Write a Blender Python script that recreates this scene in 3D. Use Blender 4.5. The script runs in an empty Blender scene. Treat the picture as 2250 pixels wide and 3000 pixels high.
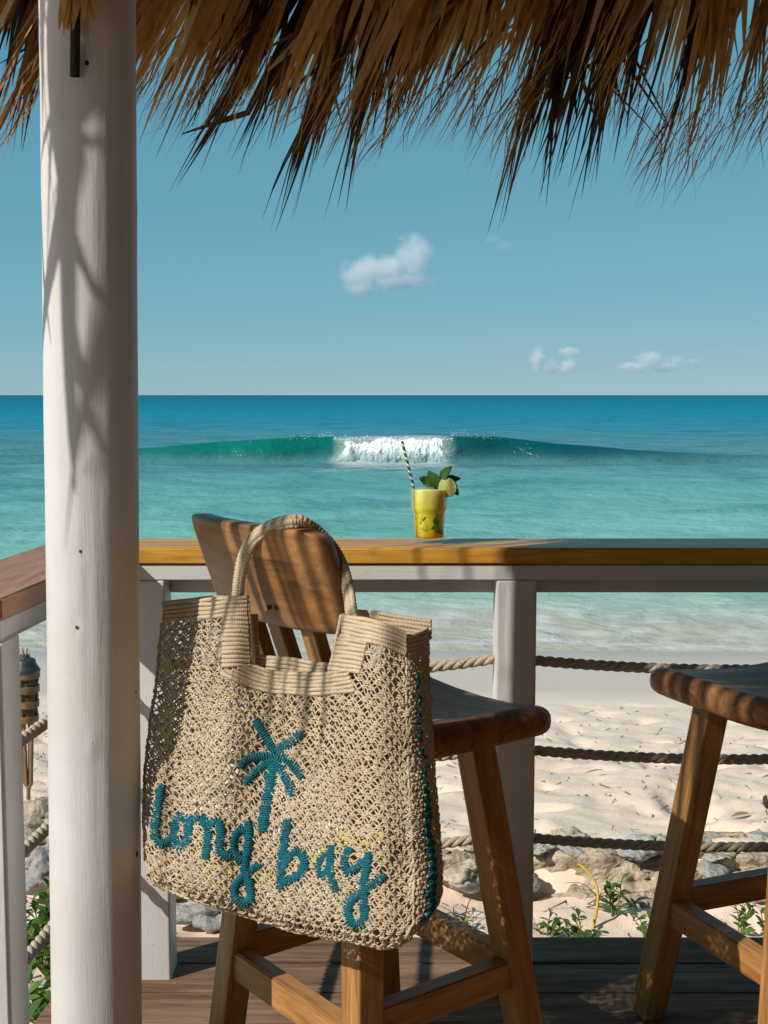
import bpy, bmesh, math, random
import numpy as np
from mathutils import Vector, Matrix, noise as mnoise

random.seed(7)
RNG = np.random.default_rng(11)
SC = bpy.context.scene
COL = SC.collection
R = math.radians

# ------------------------------------------------------------------ camera
FPX, CX, CY = 3700.0, 1125.0, 1500.0          # focal length and centre for a 2250 x 3000 frame
PITCH = R(5.3)
CAMH = 1.354                                  # metres above the deck boards
cam_data = bpy.data.cameras.new('camera')
cam_data.sensor_fit = 'VERTICAL'
cam_data.sensor_height = 36.0
cam_data.sensor_width = 27.0
cam_data.lens = FPX / 3000.0 * 36.0
cam_data.clip_start = 0.05
cam_data.clip_end = 60000
cam = bpy.data.objects.new('camera', cam_data)
COL.objects.link(cam)
cam.location = (0, 0, CAMH)
cam.rotation_euler = (math.pi / 2 - PITCH, 0, 0)
SC.camera = cam

# ------------------------------------------------------------------ sun and sky
SUN_AZ, SUN_EL = R(55), R(37)                 # azimuth measured from "behind the camera" towards the left
TO_SUN = Vector((-math.sin(SUN_AZ) * math.cos(SUN_EL), -math.cos(SUN_AZ) * math.cos(SUN_EL), math.sin(SUN_EL)))
sun_data = bpy.data.lights.new('sun', 'SUN')
sun_data.energy = 4.7
sun_data.angle = R(0.53)
sun_data.color = (1.0, 0.925, 0.835)
sun = bpy.data.objects.new('sun', sun_data)
COL.objects.link(sun)
sun.rotation_euler = TO_SUN.to_track_quat('Z', 'Y').to_euler()
sun.location = (-6, -4, 8)

world = bpy.data.worlds.new('World')
SC.world = world
world.use_nodes = True
wt = world.node_tree
wt.nodes.clear()
w_out = wt.nodes.new('ShaderNodeOutputWorld')
w_bg = wt.nodes.new('ShaderNodeBackground')
w_sky = wt.nodes.new('ShaderNodeTexSky')
w_sky.sky_type = 'NISHITA'
w_sky.sun_disc = False
w_sky.sun_elevation = SUN_EL
w_sky.sun_rotation = math.atan2(TO_SUN.x, TO_SUN.y)
w_sky.air_density = 0.6
w_sky.dust_density = 0.0
w_sky.ozone_density = 3.0
# the photograph's muted teal rendering of the sky: one gentle tone curve per channel, the same in every direction
w_sep = wt.nodes.new('ShaderNodeSeparateColor')
w_com = wt.nodes.new('ShaderNodeCombineColor')
wt.links.new(w_sky.outputs[0], w_sep.inputs[0])
for ch, (gain, power) in enumerate(((0.98, 0.60), (2.50, 0.33), (3.0, 0.29))):
    w_pow = wt.nodes.new('ShaderNodeMath'); w_pow.operation = 'POWER'
    w_mul = wt.nodes.new('ShaderNodeMath'); w_mul.operation = 'MULTIPLY'
    wt.links.new(w_sep.outputs[ch], w_pow.inputs[0]); w_pow.inputs[1].default_value = power
    wt.links.new(w_pow.outputs[0], w_mul.inputs[0]); w_mul.inputs[1].default_value = gain
    wt.links.new(w_mul.outputs[0], w_com.inputs[ch])
wt.links.new(w_com.outputs[0], w_bg.inputs[0])
w_bg.inputs[1].default_value = 0.1
wt.links.new(w_bg.outputs[0], w_out.inputs[0])

SC.view_settings.view_transform = 'Standard'
SC.view_settings.look = 'None'
SC.view_settings.exposure = 0.0
SC.view_settings.gamma = 1.0
SC.view_settings.use_curve_mapping = False
SC.render.engine = 'CYCLES'
SC.cycles.use_denoising = True
SC.cycles.max_bounces = 10
SC.cycles.transparent_max_bounces = 16
SC.cycles.caustics_reflective = False
SC.cycles.caustics_refractive = False
SC.cycles.volume_bounces = 8


# ------------------------------------------------------------------ small helpers
def ray(px, py):
    x = (px - CX) / FPX
    v = (CY - py) / FPX
    return Vector((x, math.cos(PITCH) + v * math.sin(PITCH), -math.sin(PITCH) + v * math.cos(PITCH)))


def at(px, py, Y):
    """world point at distance Y (metres in front of the viewer) that lies towards picture point px, py"""
    d = ray(px, py)
    return Vector((0, 0, CAMH)) + d * (Y / d.y)


def at_z(px, py, z):
    d = ray(px, py)
    return Vector((0, 0, CAMH)) + d * ((z - CAMH) / d.z)


def mesh_np(name, verts, faces, smooth=True):
    """verts (n,3), faces: one (m,k) array or a list of such arrays"""
    me = bpy.data.meshes.new(name)
    verts = np.asarray(verts, dtype=np.float32)
    if not isinstance(faces, (list, tuple)):
        faces = [faces]
    faces = [np.asarray(f, dtype=np.int32) for f in faces if len(f)]
    nl = sum(f.size for f in faces)
    nf = sum(len(f) for f in faces)
    me.vertices.add(len(verts))
    me.vertices.foreach_set('co', verts.ravel())
    me.loops.add(nl)
    me.polygons.add(nf)
    me.loops.foreach_set('vertex_index', np.concatenate([f.ravel() for f in faces]))
    starts, tot, c = [], [], 0
    for f in faces:
        k = f.shape[1]
        starts.append(c + np.arange(len(f)) * k)
        c += f.size
    me.polygons.foreach_set('loop_start', np.concatenate(starts).astype(np.int32))
    me.update(calc_edges=True)
    me.polygons.foreach_set('use_smooth', np.full(nf, smooth, dtype=bool))
    me.validate()
    return me


def link(name, me, mat=None, parent=None, matrix=None):
    o = bpy.data.objects.new(name, me)
    COL.objects.link(o)
    if mat is not None and me is not None and not me.materials:
        me.materials.append(mat)
    if parent is not None:
        o.parent = parent
    if matrix is not None:
        o.matrix_local = matrix
    return o


def tag(o, label=None, cat=None, group=None, kind=None):
    if label: o['label'] = label
    if cat: o['category'] = cat
    if group: o['group'] = group
    if kind: o['kind'] = kind
    return o


def empty(name, loc=(0, 0, 0), rz=0.0):
    o = bpy.data.objects.new(name, None)
    COL.objects.link(o)
    o.location = loc
    o.rotation_euler = (0, 0, rz)
    o.empty_display_size = 0.1
    return o


def bm_mesh(name, bm, smooth=False):
    me = bpy.data.meshes.new(name)
    bm.normal_update()
    bm.to_mesh(me)
    bm.free()
    me.polygons.foreach_set('use_smooth', np.full(len(me.polygons), smooth, dtype=bool))
    return me


def box_bm(x0, x1, y0, y1, z0, z1, bevel=0.0, seg=2):
    bm = bmesh.new()
    bmesh.ops.create_cube(bm, size=1.0)
    for v in bm.verts:
        v.co = Vector(((x0 + x1) / 2 + v.co.x * (x1 - x0), (y0 + y1) / 2 + v.co.y * (y1 - y0), (z0 + z1) / 2 + v.co.z * (z1 - z0)))
    if bevel > 0:
        bmesh.ops.bevel(bm, geom=list(bm.edges), offset=bevel, segments=seg, profile=0.6, affect='EDGES')
    return bm


def box(name, x0, x1, y0, y1, z0, z1, mat, parent=None, bevel=0.0, seg=2):
    return link(name, bm_mesh(name, box_bm(x0, x1, y0, y1, z0, z1, bevel, seg), bevel > 0 and seg > 2), mat, parent)


def bar_matrix(p0, p1, roll_ref):
    """frame whose z runs p0 -> p1 and whose x stays close to roll_ref"""
    p0, p1 = Vector(p0), Vector(p1)
    z = (p1 - p0).normalized()
    x = Vector(roll_ref)
    x = (x - z * x.dot(z)).normalized()
    y = z.cross(x)
    m = Matrix((x, y, z)).transposed().to_4x4()
    m.translation = p0
    return m, (p1 - p0).length


def bar(name, p0, p1, w, d, roll_ref, mat, parent, bevel=0.004, w1=None, d1=None, ext0=0.0, ext1=0.0):
    """square timber from p0 to p1; grain runs along its local z"""
    m, L = bar_matrix(p0, p1, roll_ref)
    bm = box_bm(-w / 2, w / 2, -d / 2, d / 2, -ext0, L + ext1)
    if w1 is not None:
        for v in bm.verts:
            if v.co.z > L / 2:
                v.co.x *= w1 / w
                v.co.y *= (d1 or w1) / d
    if bevel > 0:
        bmesh.ops.bevel(bm, geom=list(bm.edges), offset=bevel, segments=2, profile=0.6, affect='EDGES')
    return link(name, bm_mesh(name, bm), mat, parent, m)


def tubes(paths, rad, ref, sides=6, closed=False):
    """paths (n,k,3), rad scalar / (n,k) / (n,k,2) for (along ref x side), ref (3,) or (n,k,3): returns verts, quads"""
    P = np.asarray(paths, dtype=np.float64)
    n, k, _ = P.shape
    if closed:
        T = np.roll(P, -1, axis=1) - np.roll(P, 1, axis=1)
    else:
        T = np.empty_like(P)
        T[:, 1:-1] = P[:, 2:] - P[:, :-2]
        T[:, 0] = P[:, 1] - P[:, 0]
        T[:, -1] = P[:, -1] - P[:, -2]
    T /= np.linalg.norm(T, axis=2, keepdims=True) + 1e-12
    ref = np.broadcast_to(np.asarray(ref, dtype=np.float64), P.shape)
    N = ref - T * np.sum(ref * T, axis=2, keepdims=True)
    N /= np.linalg.norm(N, axis=2, keepdims=True) + 1e-12
    B = np.cross(T, N)
    rad = np.asarray(rad, dtype=np.float64)
    if rad.ndim == 3:
        rn, rb = rad[..., 0], rad[..., 1]
    else:
        rn = rb = np.broadcast_to(rad, (n, k))
    a = np.arange(sides) / sides * 2 * np.pi
    V = P[:, :, None, :] + N[:, :, None, :] * (np.cos(a)[None, None, :, None] * rn[:, :, None, None]) + B[:, :, None, :] * (np.sin(a)[None, None, :, None] * rb[:, :, None, None])
    V = V.reshape(-1, 3)
    idx = np.arange(n * k * sides).reshape(n, k, sides)
    if closed:
        i0, i1 = idx, np.roll(idx, -1, axis=1)
    else:
        i0, i1 = idx[:, :-1], idx[:, 1:]
    j0, j1 = i0, np.roll(i0, -1, axis=2)
    k0, k1 = i1, np.roll(i1, -1, axis=2)
    Q = np.stack([j0, j1, k1, k0], axis=-1).reshape(-1, 4)
    return V, Q


def merge(parts):
    vs, fs, c = [], [], 0
    for v, f in parts:
        vs.append(np.asarray(v))
        fs.append(np.asarray(f) + c)
        c += len(v)
    return np.concatenate(vs), np.concatenate(fs)


def resample(pts, n):
    P = np.asarray(pts, dtype=np.float64)
    d = np.r_[0, np.cumsum(np.linalg.norm(np.diff(P, axis=0), axis=1))]
    s = np.linspace(0, d[-1], n)
    return np.stack([np.interp(s, d, P[:, i]) for i in range(P.shape[1])], axis=1)


def smooth_path(pts, n, it=2):
    """corner cutting, then even spacing"""
    P = np.asarray(pts, dtype=np.float64)
    for _ in range(it):
        a = P[:-1] * 0.75 + P[1:] * 0.25
        b = P[:-1] * 0.25 + P[1:] * 0.75
        Q = np.empty((2 * len(a), P.shape[1]))
        Q[0::2], Q[1::2] = a, b
        P = np.vstack([P[:1], Q, P[-1:]])
    return resample(P, n)


def lathe(profile, sides=40, center=(0, 0)):
    """profile: list of (r, z); open surface of revolution"""
    n = len(profile)
    a = np.arange(sides) / sides * 2 * np.pi
    V = np.array([[center[0] + r * math.cos(t), center[1] + r * math.sin(t), z] for (r, z) in profile for t in a])
    idx = np.arange(n * sides).reshape(n, sides)
    i0, i1 = idx[:-1], idx[1:]
    Q = np.stack([i0, np.roll(i0, -1, 1), np.roll(i1, -1, 1), i1], axis=-1).reshape(-1, 4)
    return V, Q


def sines(n, lmin, lmax, seed, dirspread=math.pi, dir0=0.0):
    r = np.random.default_rng(seed)
    lam = np.exp(r.uniform(math.log(lmin), math.log(lmax), n))
    th = dir0 + r.uniform(-dirspread, dirspread, n)
    ph = r.uniform(0, 2 * np.pi, n)
    return np.stack([np.cos(th) * 2 * np.pi / lam, np.sin(th) * 2 * np.pi / lam, ph, lam], axis=1)


def sum_sines(S, X, Y, power=1.0):
    H = np.zeros_like(X, dtype=np.float64)
    for kx, ky, ph, lam in S:
        H += np.sin(kx * X + ky * Y + ph) * lam ** power
    return H


def vnoise(X, Y, seed=0):
    """cheap vectorised value noise, period 256"""
    r = np.random.default_rng(seed)
    tab = r.uniform(-1, 1, (256, 256))
    xi = np.floor(X).astype(int); yi = np.floor(Y).astype(int)
    fx = X - xi; fy = Y - yi
    fx = fx * fx * (3 - 2 * fx); fy = fy * fy * (3 - 2 * fy)
    a = tab[xi % 256, yi % 256]; b = tab[(xi + 1) % 256, yi % 256]
    c = tab[xi % 256, (yi + 1) % 256]; d = tab[(xi + 1) % 256, (yi + 1) % 256]
    return (a * (1 - fx) + b * fx) * (1 - fy) + (c * (1 - fx) + d * fx) * fy


def fbm(X, Y, seed=0, octs=4):
    s, a, H = 1.0, 1.0, 0
    for i in range(octs):
        H = H + a * vnoise(X * s + 17.3 * i, Y * s + 5.1 * i, seed + i)
        s *= 2.03; a *= 0.5
    return H


# ------------------------------------------------------------------ materials
class NT:
    """thin wrapper for building node trees"""
    def __init__(self, name):
        self.m = bpy.data.materials.new(name)
        self.m.use_nodes = True
        self.t = self.m.node_tree
        self.t.nodes.clear()
        self.out = self.t.nodes.new('ShaderNodeOutputMaterial')

    def n(self, kind, **kw):
        nd = self.t.nodes.new(kind)
        ins = kw.pop('ins', {})
        for k, v in kw.items():
            setattr(nd, k, v)
        for k, v in ins.items():
            if hasattr(v, 'is_output') or isinstance(v, bpy.types.NodeSocket):
                self.t.links.new(v, nd.inputs[k])
            else:
                nd.inputs[k].default_value = v
        return nd

    def coords(self, kind='Object', scale=(1, 1, 1), loc=(0, 0, 0), rot=(0, 0, 0)):
        tc = self.n('ShaderNodeTexCoord')
        mp = self.n('ShaderNodeMapping', ins={'Vector': tc.outputs[kind], 'Scale': scale, 'Location': loc, 'Rotation': rot})
        return mp.outputs[0]

    def world(self, scale=(1, 1, 1)):
        g = self.n('ShaderNodeNewGeometry')
        mp = self.n('ShaderNodeMapping', ins={'Vector': g.outputs['Position'], 'Scale': scale})
        return mp.outputs[0]

    def noise(self, vec, scale=5.0, detail=4.0, rough=0.55, dist=0.0):
        return self.n('ShaderNodeTexNoise', ins={'Vector': vec, 'Scale': scale, 'Detail': detail, 'Roughness': rough, 'Distortion': dist}).outputs[0]

    def ramp(self, fac, stops, interp='LINEAR'):
        nd = self.n('ShaderNodeValToRGB', ins={0: fac})
        cr = nd.color_ramp
        cr.interpolation = interp
        while len(cr.elements) > 1:
            cr.elements.remove(cr.elements[-1])
        cr.elements[0].position = stops[0][0]
        cr.elements[0].color = (*stops[0][1], 1) if len(stops[0][1]) == 3 else stops[0][1]
        for p, c in stops[1:]:
            e = cr.elements.new(p)
            e.color = (*c, 1) if len(c) == 3 else c
        return nd.outputs[0]

    def mix(self, a, b, fac, mode='MIX'):
        nd = self.n('ShaderNodeMix', data_type='RGBA', blend_type=mode)
        for sock, v in ((nd.inputs[0], fac), (nd.inputs[6], a), (nd.inputs[7], b)):
            if isinstance(v, bpy.types.NodeSocket):
                self.t.links.new(v, sock)
            else:
                sock.default_value = v if not isinstance(v, tuple) or len(v) == 4 else (*v, 1)
        return nd.outputs[2]

    def math(self, op, a, b=0.0, clamp=False):
        nd = self.n('ShaderNodeMath', operation=op, use_clamp=clamp)
        for i, v in ((0, a), (1, b)):
            if isinstance(v, bpy.types.NodeSocket):
                self.t.links.new(v, nd.inputs[i])
            else:
                nd.inputs[i].default_value = v
        return nd.outputs[0]

    def bump(self, h, strength=0.3, dist=0.01, normal=None):
        ins = {'Height': h, 'Strength': strength, 'Distance': dist}
        nd = self.n('ShaderNodeBump', ins=ins)
        if normal is not None:
            self.t.links.new(normal, nd.inputs['Normal'])
        return nd.outputs[0]

    def principled(self, color, rough=0.6, normal=None, spec=0.5, **extra):
        p = self.n('ShaderNodeBsdfPrincipled')
        ins = {'Base Color': color, 'Roughness': rough, 'Specular IOR Level': spec}
        ins.update(extra)
        for k, v in ins.items():
            if isinstance(v, bpy.types.NodeSocket):
                self.t.links.new(v, p.inputs[k])
            else:
                p.inputs[k].default_value = (*v, 1) if isinstance(v, tuple) and len(v) == 3 else v
        if normal is not None:
            self.t.links.new(normal, p.inputs['Normal'])
        return p

    def done(self, shader):
        self.t.links.new(shader.outputs[0], self.out.inputs[0])
        return self.m


def mat_plain(name, color, rough=0.6, spec=0.4, var=0.15, scale=30.0, bump=0.15, bdist=0.002):
    k = NT(name)
    c = k.coords()
    nz = k.noise(c, scale, 5, 0.6)
    dark = tuple(x * (1 - var) for x in color)
    lite = tuple(min(1, x * (1 + var)) for x in color)
    col = k.ramp(nz, [(0.3, dark), (0.7, lite)])
    return k.done(k.principled(col, rough, k.bump(nz, bump, bdist), spec))


def mat_wood(name, dark, mid, lite, gscale=1.0, axis='z', rough=0.42, spec=0.5, coat=0.0, knots=True):
    k = NT(name)
    s = {'z': (14, 14, 1.2), 'x': (1.2, 14, 14), 'y': (14, 1.2, 14)}[axis]
    s = tuple(v * gscale for v in s)
    info = k.n('ShaderNodeObjectInfo')
    tc = k.n('ShaderNodeTexCoord')
    rnd = k.n('ShaderNodeCombineXYZ', ins={'X': k.math('MULTIPLY', info.outputs['Random'], 13.0), 'Y': k.math('MULTIPLY', info.outputs['Random'], 7.0), 'Z': k.math('MULTIPLY', info.outputs['Random'], 23.0)})
    add = k.n('ShaderNodeVectorMath', operation='ADD', ins={0: tc.outputs['Object'], 1: rnd.outputs[0]})
    mp = k.n('ShaderNodeMapping', ins={'Vector': add.outputs[0], 'Scale': s})
    g1 = k.noise(mp.outputs[0], 2.2, 6, 0.62, 1.1)
    mp2 = k.n('ShaderNodeMapping', ins={'Vector': add.outputs[0], 'Scale': tuple(v * 5 for v in s)})
    g2 = k.noise(mp2.outputs[0], 2.5, 4, 0.6, 0.4)
    col = k.ramp(g1, [(0.30, dark), (0.47, mid), (0.62, lite), (0.75, mid)])
    fine = k.ramp(g2, [(0.35, (0.62, 0.55, 0.5)), (0.6, (1.0, 1.0, 1.0))])
    col = k.mix(col, fine, 0.55, 'MULTIPLY')
    h = k.mix(g1, g2, 0.6)
    nrm = k.bump(h, 0.18, 0.002)
    rr = k.math('ADD', k.math('MULTIPLY', g2, 0.22), rough - 0.1)
    p = k.principled(col, rr, nrm, spec)
    if coat:
        p.inputs['Coat Weight'].default_value = coat
        p.inputs['Coat Roughness'].default_value = 0.22
    return k.done(p)


def mat_paint(name, base=(0.655, 0.64, 0.625), grain='z', wear=0.5, rough=0.5):
    k = NT(name)
    s = {'z': (75, 75, 5), 'x': (5, 75, 75), 'y': (75, 5, 75)}[grain]
    c = k.coords('Object', s)
    c0 = k.coords('Object')
    g = k.noise(c, 2.6, 6, 0.65, 0.3)
    blot = k.noise(c0, 4.0, 4, 0.6)
    spk = k.noise(c0, 55.0, 3, 0.55)
    col = k.ramp(blot, [(0.3, tuple(x * 0.93 for x in base)), (0.7, base)])
    dirt = k.ramp(g, [(0.22, (0.62, 0.56, 0.48)), (0.34, (1, 1, 1))])
    col = k.mix(col, dirt, 0.6 * wear, 'MULTIPLY')
    stain = k.ramp(k.noise(c0, 1.7, 5, 0.7), [(0.35, (0.86, 0.82, 0.75)), (0.55, (1, 1, 1))])
    col = k.mix(col, stain, 0.6, 'MULTIPLY')
    chip = k.ramp(spk, [(0.735, (1, 1, 1)), (0.77, (0.42, 0.31, 0.21))])
    col = k.mix(col, chip, wear, 'MULTIPLY')
    h = k.mix(g, spk, 0.35)
    return k.done(k.principled(col, rough, k.bump(h, 0.5, 0.0022), 0.3))


M = {}
M['teak'] = mat_wood('teak', (0.22, 0.092, 0.026), (0.37, 0.178, 0.052), (0.47, 0.245, 0.080), 1.0, 'z', 0.45, 0.4)
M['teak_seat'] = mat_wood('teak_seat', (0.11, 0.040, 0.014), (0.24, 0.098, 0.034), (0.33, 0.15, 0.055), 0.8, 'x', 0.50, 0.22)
M['rail_wood'] = mat_wood('rail_wood', (0.32, 0.125, 0.016), (0.56, 0.27, 0.035), (0.66, 0.36, 0.06), 0.7, 'x', 0.40, 0.4, coat=0.08)
M['rail_wood_y'] = mat_wood('rail_wood_y', (0.25, 0.095, 0.045), (0.40, 0.175, 0.085), (0.50, 0.25, 0.13), 0.7, 'y', 0.42, 0.4, coat=0.05)
M['deck'] = mat_wood('deck_wood', (0.095, 0.050, 0.031), (0.20, 0.118, 0.076), (0.29, 0.19, 0.13), 0.7, 'x', 0.8, 0.12)
M['wall_wood'] = mat_wood('wall_wood', (0.30, 0.16, 0.075), (0.46, 0.27, 0.14), (0.56, 0.35, 0.19), 0.5, 'z', 0.6, 0.3)
M['paint'] = mat_paint('white_paint')
M['paint_x'] = mat_paint('white_paint_board', grain='x', wear=0.35)
M['paint_y'] = mat_paint('white_paint_side', grain='y', wear=0.35)
M['paint_column'] = mat_paint('white_paint_column', base=(0.64, 0.625, 0.615), wear=0.3, rough=0.55)

# ================================================================== SETTING
SEA_Z = -1.2
EDGE_Y = 3.160                                # outer edge of the deck
DECK_Z = -0.045
LEAN = math.tan(R(4.9))                       # the side railing opens outwards a little


def rail_x(y):
    """inner face line of the side railing"""
    return -0.607 - (2.912 - y) * LEAN


# ------------------------------------------------------------------ sea
def build_sea():
    ys = np.concatenate([np.arange(10.5, 24, 0.10), np.arange(24, 44, 0.16), np.arange(44, 52, 0.06), np.arange(52, 70, 0.3),
                         70 * (9000 / 70) ** (np.arange(1, 90) / 89.0)])
    xc = np.concatenate([-np.geomspace(9000, 26, 22), np.arange(-24, 24.01, 0.2), np.geomspace(26, 9000, 22)])
    X, Y = np.meshgrid(xc, ys)
    amp = np.clip((Y - 12.5) / 15, 0.03, 1) * np.clip(1.6 - Y / 400, 0, 1)
    S1 = sines(34, 0.5, 2.6, 3, R(38), R(90))
    S2 = sines(14, 3.0, 9.0, 5, R(22), R(90))
    near = np.clip(1.3 - Y / 110.0, 0, 1)
    H = amp * (sum_sines(S1, X, Y) * 0.0032 * near + sum_sines(S2, X, Y) * 0.0016 * np.clip(1.5 - Y / 160, 0, 1))
    # the breaking wave
    def crest_amp(x):
        return np.interp(x, [-22, -14, -10.5, -7, -3.5, 2.6, 4.2, 6.5, 9.5, 13, 20], [0.06, 0.18, 0.40, 0.68, 0.94, 1.0, 0.95, 0.72, 0.46, 0.24, 0.06])
    A = crest_amp(X)
    Y0 = 48.6 + 0.25 * np.sin(X * 0.45 + 1) + 0.012 * (X - 1) ** 2 * 0.3 + 0.12 * np.sin(X * 1.7)
    s = Y - Y0
    wid = 0.50 + 0.5 * (1 - np.clip(A, 0, 1))
    prof = np.where(s < 0, np.exp(-np.abs(s / wid) ** 2.4), np.exp(-(s / 3.2) ** 2))
    trough = -0.12 * np.exp(-((s + 2.2) / 1.3) ** 2)
    H = H * np.where((s > -2) & (s < 1), 0.6, 1) + A * prof + A * trough
    # a second, lower swell further out on the left
    s2 = Y - (60 + 0.05 * X)
    H += 0.22 * np.exp(-((X + 17) / 7) ** 2) * np.where(s2 < 0, np.exp(-(s2 / 0.8) ** 2), np.exp(-(s2 / 3) ** 2))
    V = np.stack([X, Y, SEA_Z + H], axis=-1).reshape(-1, 3)
    ny, nx = X.shape
    idx = np.arange(ny * nx).reshape(ny, nx)
    Q = np.stack([idx[:-1, :-1], idx[:-1, 1:], idx[1:, 1:], idx[1:, :-1]], axis=-1).reshape(-1, 4)
    me = mesh_np('sea', V, Q)
    face = A * np.where(s < 0.15, prof, prof * np.exp(-(s / 0.7) ** 2))
    face = np.clip(face * 2.4, 0, 1) + 0.55 * np.clip(A, 0, 1) * np.exp(-((s + 1.7) / 1.25) ** 2)
    face = np.clip(face, 0, 1)
    foam = np.clip(1.10 - np.abs((X - 0.35 + 0.25 * fbm(X * 0 + 3, Y * 1.4, 121, 3)) / 2.30) ** 5, 0, 1) * np.exp(-((s + 0.9) / 1.4) ** 2) * 0.50  # pale reflection below the breaker, put into the foam mask
    foam += 0.35 * np.clip(1 - np.abs((X - 0.8) / 4.2) ** 2, 0, 1) * np.exp(-((s + 4.5) / 2.2) ** 2) * np.clip(fbm(X * 1.1, Y * 0.9, 4) * 1.2 + 0.3, 0, 1)
    # swash on the sand
    edge = 12.55 + 0.35 * np.sin(X * 0.55 + 0.6) + 0.22 * fbm(X * 0.8, Y * 0 + 3.3, 31) + 0.02 * X
    e = Y - edge
    lace = fbm(X * 2.4 + fbm(X * 0.9, Y * 0.4, 61) * 1.6, Y * 0.9 + fbm(X * 0.7, Y * 0.3, 63) * 1.0, 41, 5)
    wash = np.clip(1 - np.abs(lace) * 4.0, 0, 1) * np.clip((3.6 - e) / 2.0, 0, 1)
    wash = np.maximum(wash * 0.42, np.exp(-(e / 0.09) ** 2) * 0.45)
    wash = np.maximum(wash, np.clip(fbm(X * 1.1, Y * 0.7, 77) * 1.5 + 0.1, 0, 1) * np.exp(-((e - 1.3) / 0.8) ** 2) * 0.40)
    foam = np.clip(np.maximum(foam, wash * (e > -0.2)), 0, 1)
    for nm, arr in (('face', face), ('foam', foam), ('shore', np.clip(e / 4.5, 0, 1))):  # 'foam' holds the wash and the painted pale reflection
        a = me.attributes.new(nm, 'FLOAT', 'POINT')
        a.data.foreach_set('value', arr.astype(np.float32).ravel())
    k = NT('sea_water')
    geo = k.n('ShaderNodeNewGeometry')
    sep = k.n('ShaderNodeSeparateXYZ', ins={0: geo.outputs['Position']})
    dist = k.math('LOGARITHM', sep.outputs['Y'], 10.0)          # 12 m .. 9 km -> 1.08 .. 3.95
    f = k.math('DIVIDE', k.math('SUBTRACT', dist, 1.05), 2.95)
    streak_v = k.n('ShaderNodeMapping', ins={'Vector': geo.outputs['Position'], 'Scale': (0.03, 0.07, 1)})
    streak = k.noise(streak_v.outputs[0], 1.0, 5, 0.6, 0.6)
    f2 = k.math('ADD', f, k.math('MULTIPLY', k.math('SUBTRACT', streak, 0.5), 0.07))
    # colour of the water by its depth over the pale sand, from the shore outwards
    col = k.ramp(f2, [(0.00, (0.43, 0.52, 0.42)), (0.055, (0.28, 0.46, 0.40)), (0.10, (0.17, 0.41, 0.37)), (0.18, (0.105, 0.32, 0.315)),
                      (0.215, (0.085, 0.255, 0.29)), (0.27, (0.070, 0.235, 0.29)), (0.34, (0.018, 0.235, 0.33)), (0.46, (0.002, 0.20, 0.30)),
                      (0.60, (0.002, 0.155, 0.26)), (0.8, (0.002, 0.13, 0.225)), (1.0, (0.002, 0.115, 0.20))])
    patch_v = k.n('ShaderNodeMapping', ins={'Vector': geo.outputs['Position'], 'Scale': (0.30, 0.26, 1)})
    patch = k.noise(patch_v.outputs[0], 1.0, 6, 0.62, 0.8)
    dk = k.ramp(patch, [(0.34, (0.48, 0.66, 0.72)), (0.52, (1.0, 1.0, 1.0)), (0.72, (1.28, 1.14, 1.08))])
    amt = k.ramp(f, [(0.0, (0.15,) * 3), (0.07, (0.8,) * 3), (0.3, (0.8,) * 3), (0.5, (0.4,) * 3), (1, (0.2,) * 3)])
    col = k.mix(col, dk, amt, 'MULTIPLY')
    at_face = k.n('ShaderNodeAttribute', attribute_name='face')
    at_foam_refl = k.n('ShaderNodeAttribute', attribute_name='foam')
    at_shore = k.n('ShaderNodeAttribute', attribute_name='shore')
    side = k.ramp(k.math('DIVIDE', k.math('ADD', sep.outputs['X'], 12.0), 24.0), [(0.3, (0.003, 0.150, 0.125)), (0.55, (0.002, 0.125, 0.115)), (0.64, (0.001, 0.066, 0.074)), (0.95, (0.004, 0.095, 0.125))])
    bot = k.n('ShaderNodeMapRange', ins={'Value': sep.outputs['Z'], 'From Min': SEA_Z - 0.15, 'From Max': SEA_Z + 0.55, 'To Min': 0.0, 'To Max': 1.0})
    side = k.mix((0.040, 0.115, 0.105), side, bot.outputs[0])
    col = k.mix(col, side, at_face.outputs['Fac'])
    sandy = k.ramp(at_shore.outputs['Fac'], [(0.0, (1, 1, 1)), (0.34, (0.85,) * 3), (0.52, (0.30,) * 3), (0.85, (0, 0, 0))])
    col = k.mix(col, (0.45, 0.405, 0.335), k.math('MULTIPLY', sandy, 0.92))
    fm_v = k.world((3.0, 5.0, 3.0))
    fm_n = k.noise(fm_v, 2.0, 5, 0.7)
    foam_refl_f = k.math('MULTIPLY', at_foam_refl.outputs['Fac'], k.math('ADD', k.math('MULTIPLY', fm_n, 1.5), 0.2), True)
    col = k.mix(col, (0.80, 0.80, 0.78), foam_refl_f)
    r1 = k.noise(k.world((1.8, 1.6, 1)), 1.0, 5, 0.6, 0.3)
    r2 = k.noise(k.world((0.3, 0.4, 1)), 1.0, 4, 0.6, 0.5)
    b = k.bump(r1, 0.8, 0.10)
    b = k.bump(r2, 0.7, 0.45, b)
    rough = k.math('ADD', k.math('MULTIPLY', foam_refl_f, 0.5), 0.22)
    df = k.n('ShaderNodeBsdfDiffuse', ins={'Color': col, 'Normal': b})
    gl = k.n('ShaderNodeBsdfGlossy', ins={'Color': (1, 1, 1, 1), 'Roughness': rough, 'Normal': b})
    lw = k.n('ShaderNodeLayerWeight', ins={'Blend': 0.4, 'Normal': b})
    refl = k.math('ADD', k.math('MULTIPLY', k.math('POWER', lw.outputs['Facing'], 3.0), 0.085), 0.012)
    p = k.n('ShaderNodeMixShader', ins={0: refl, 1: df.outputs[0], 2: gl.outputs[0]})
    o = link('sea', me, k.done(p))
    tag(o, kind='structure')
    return Y0, crest_amp


build_sea()

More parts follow.
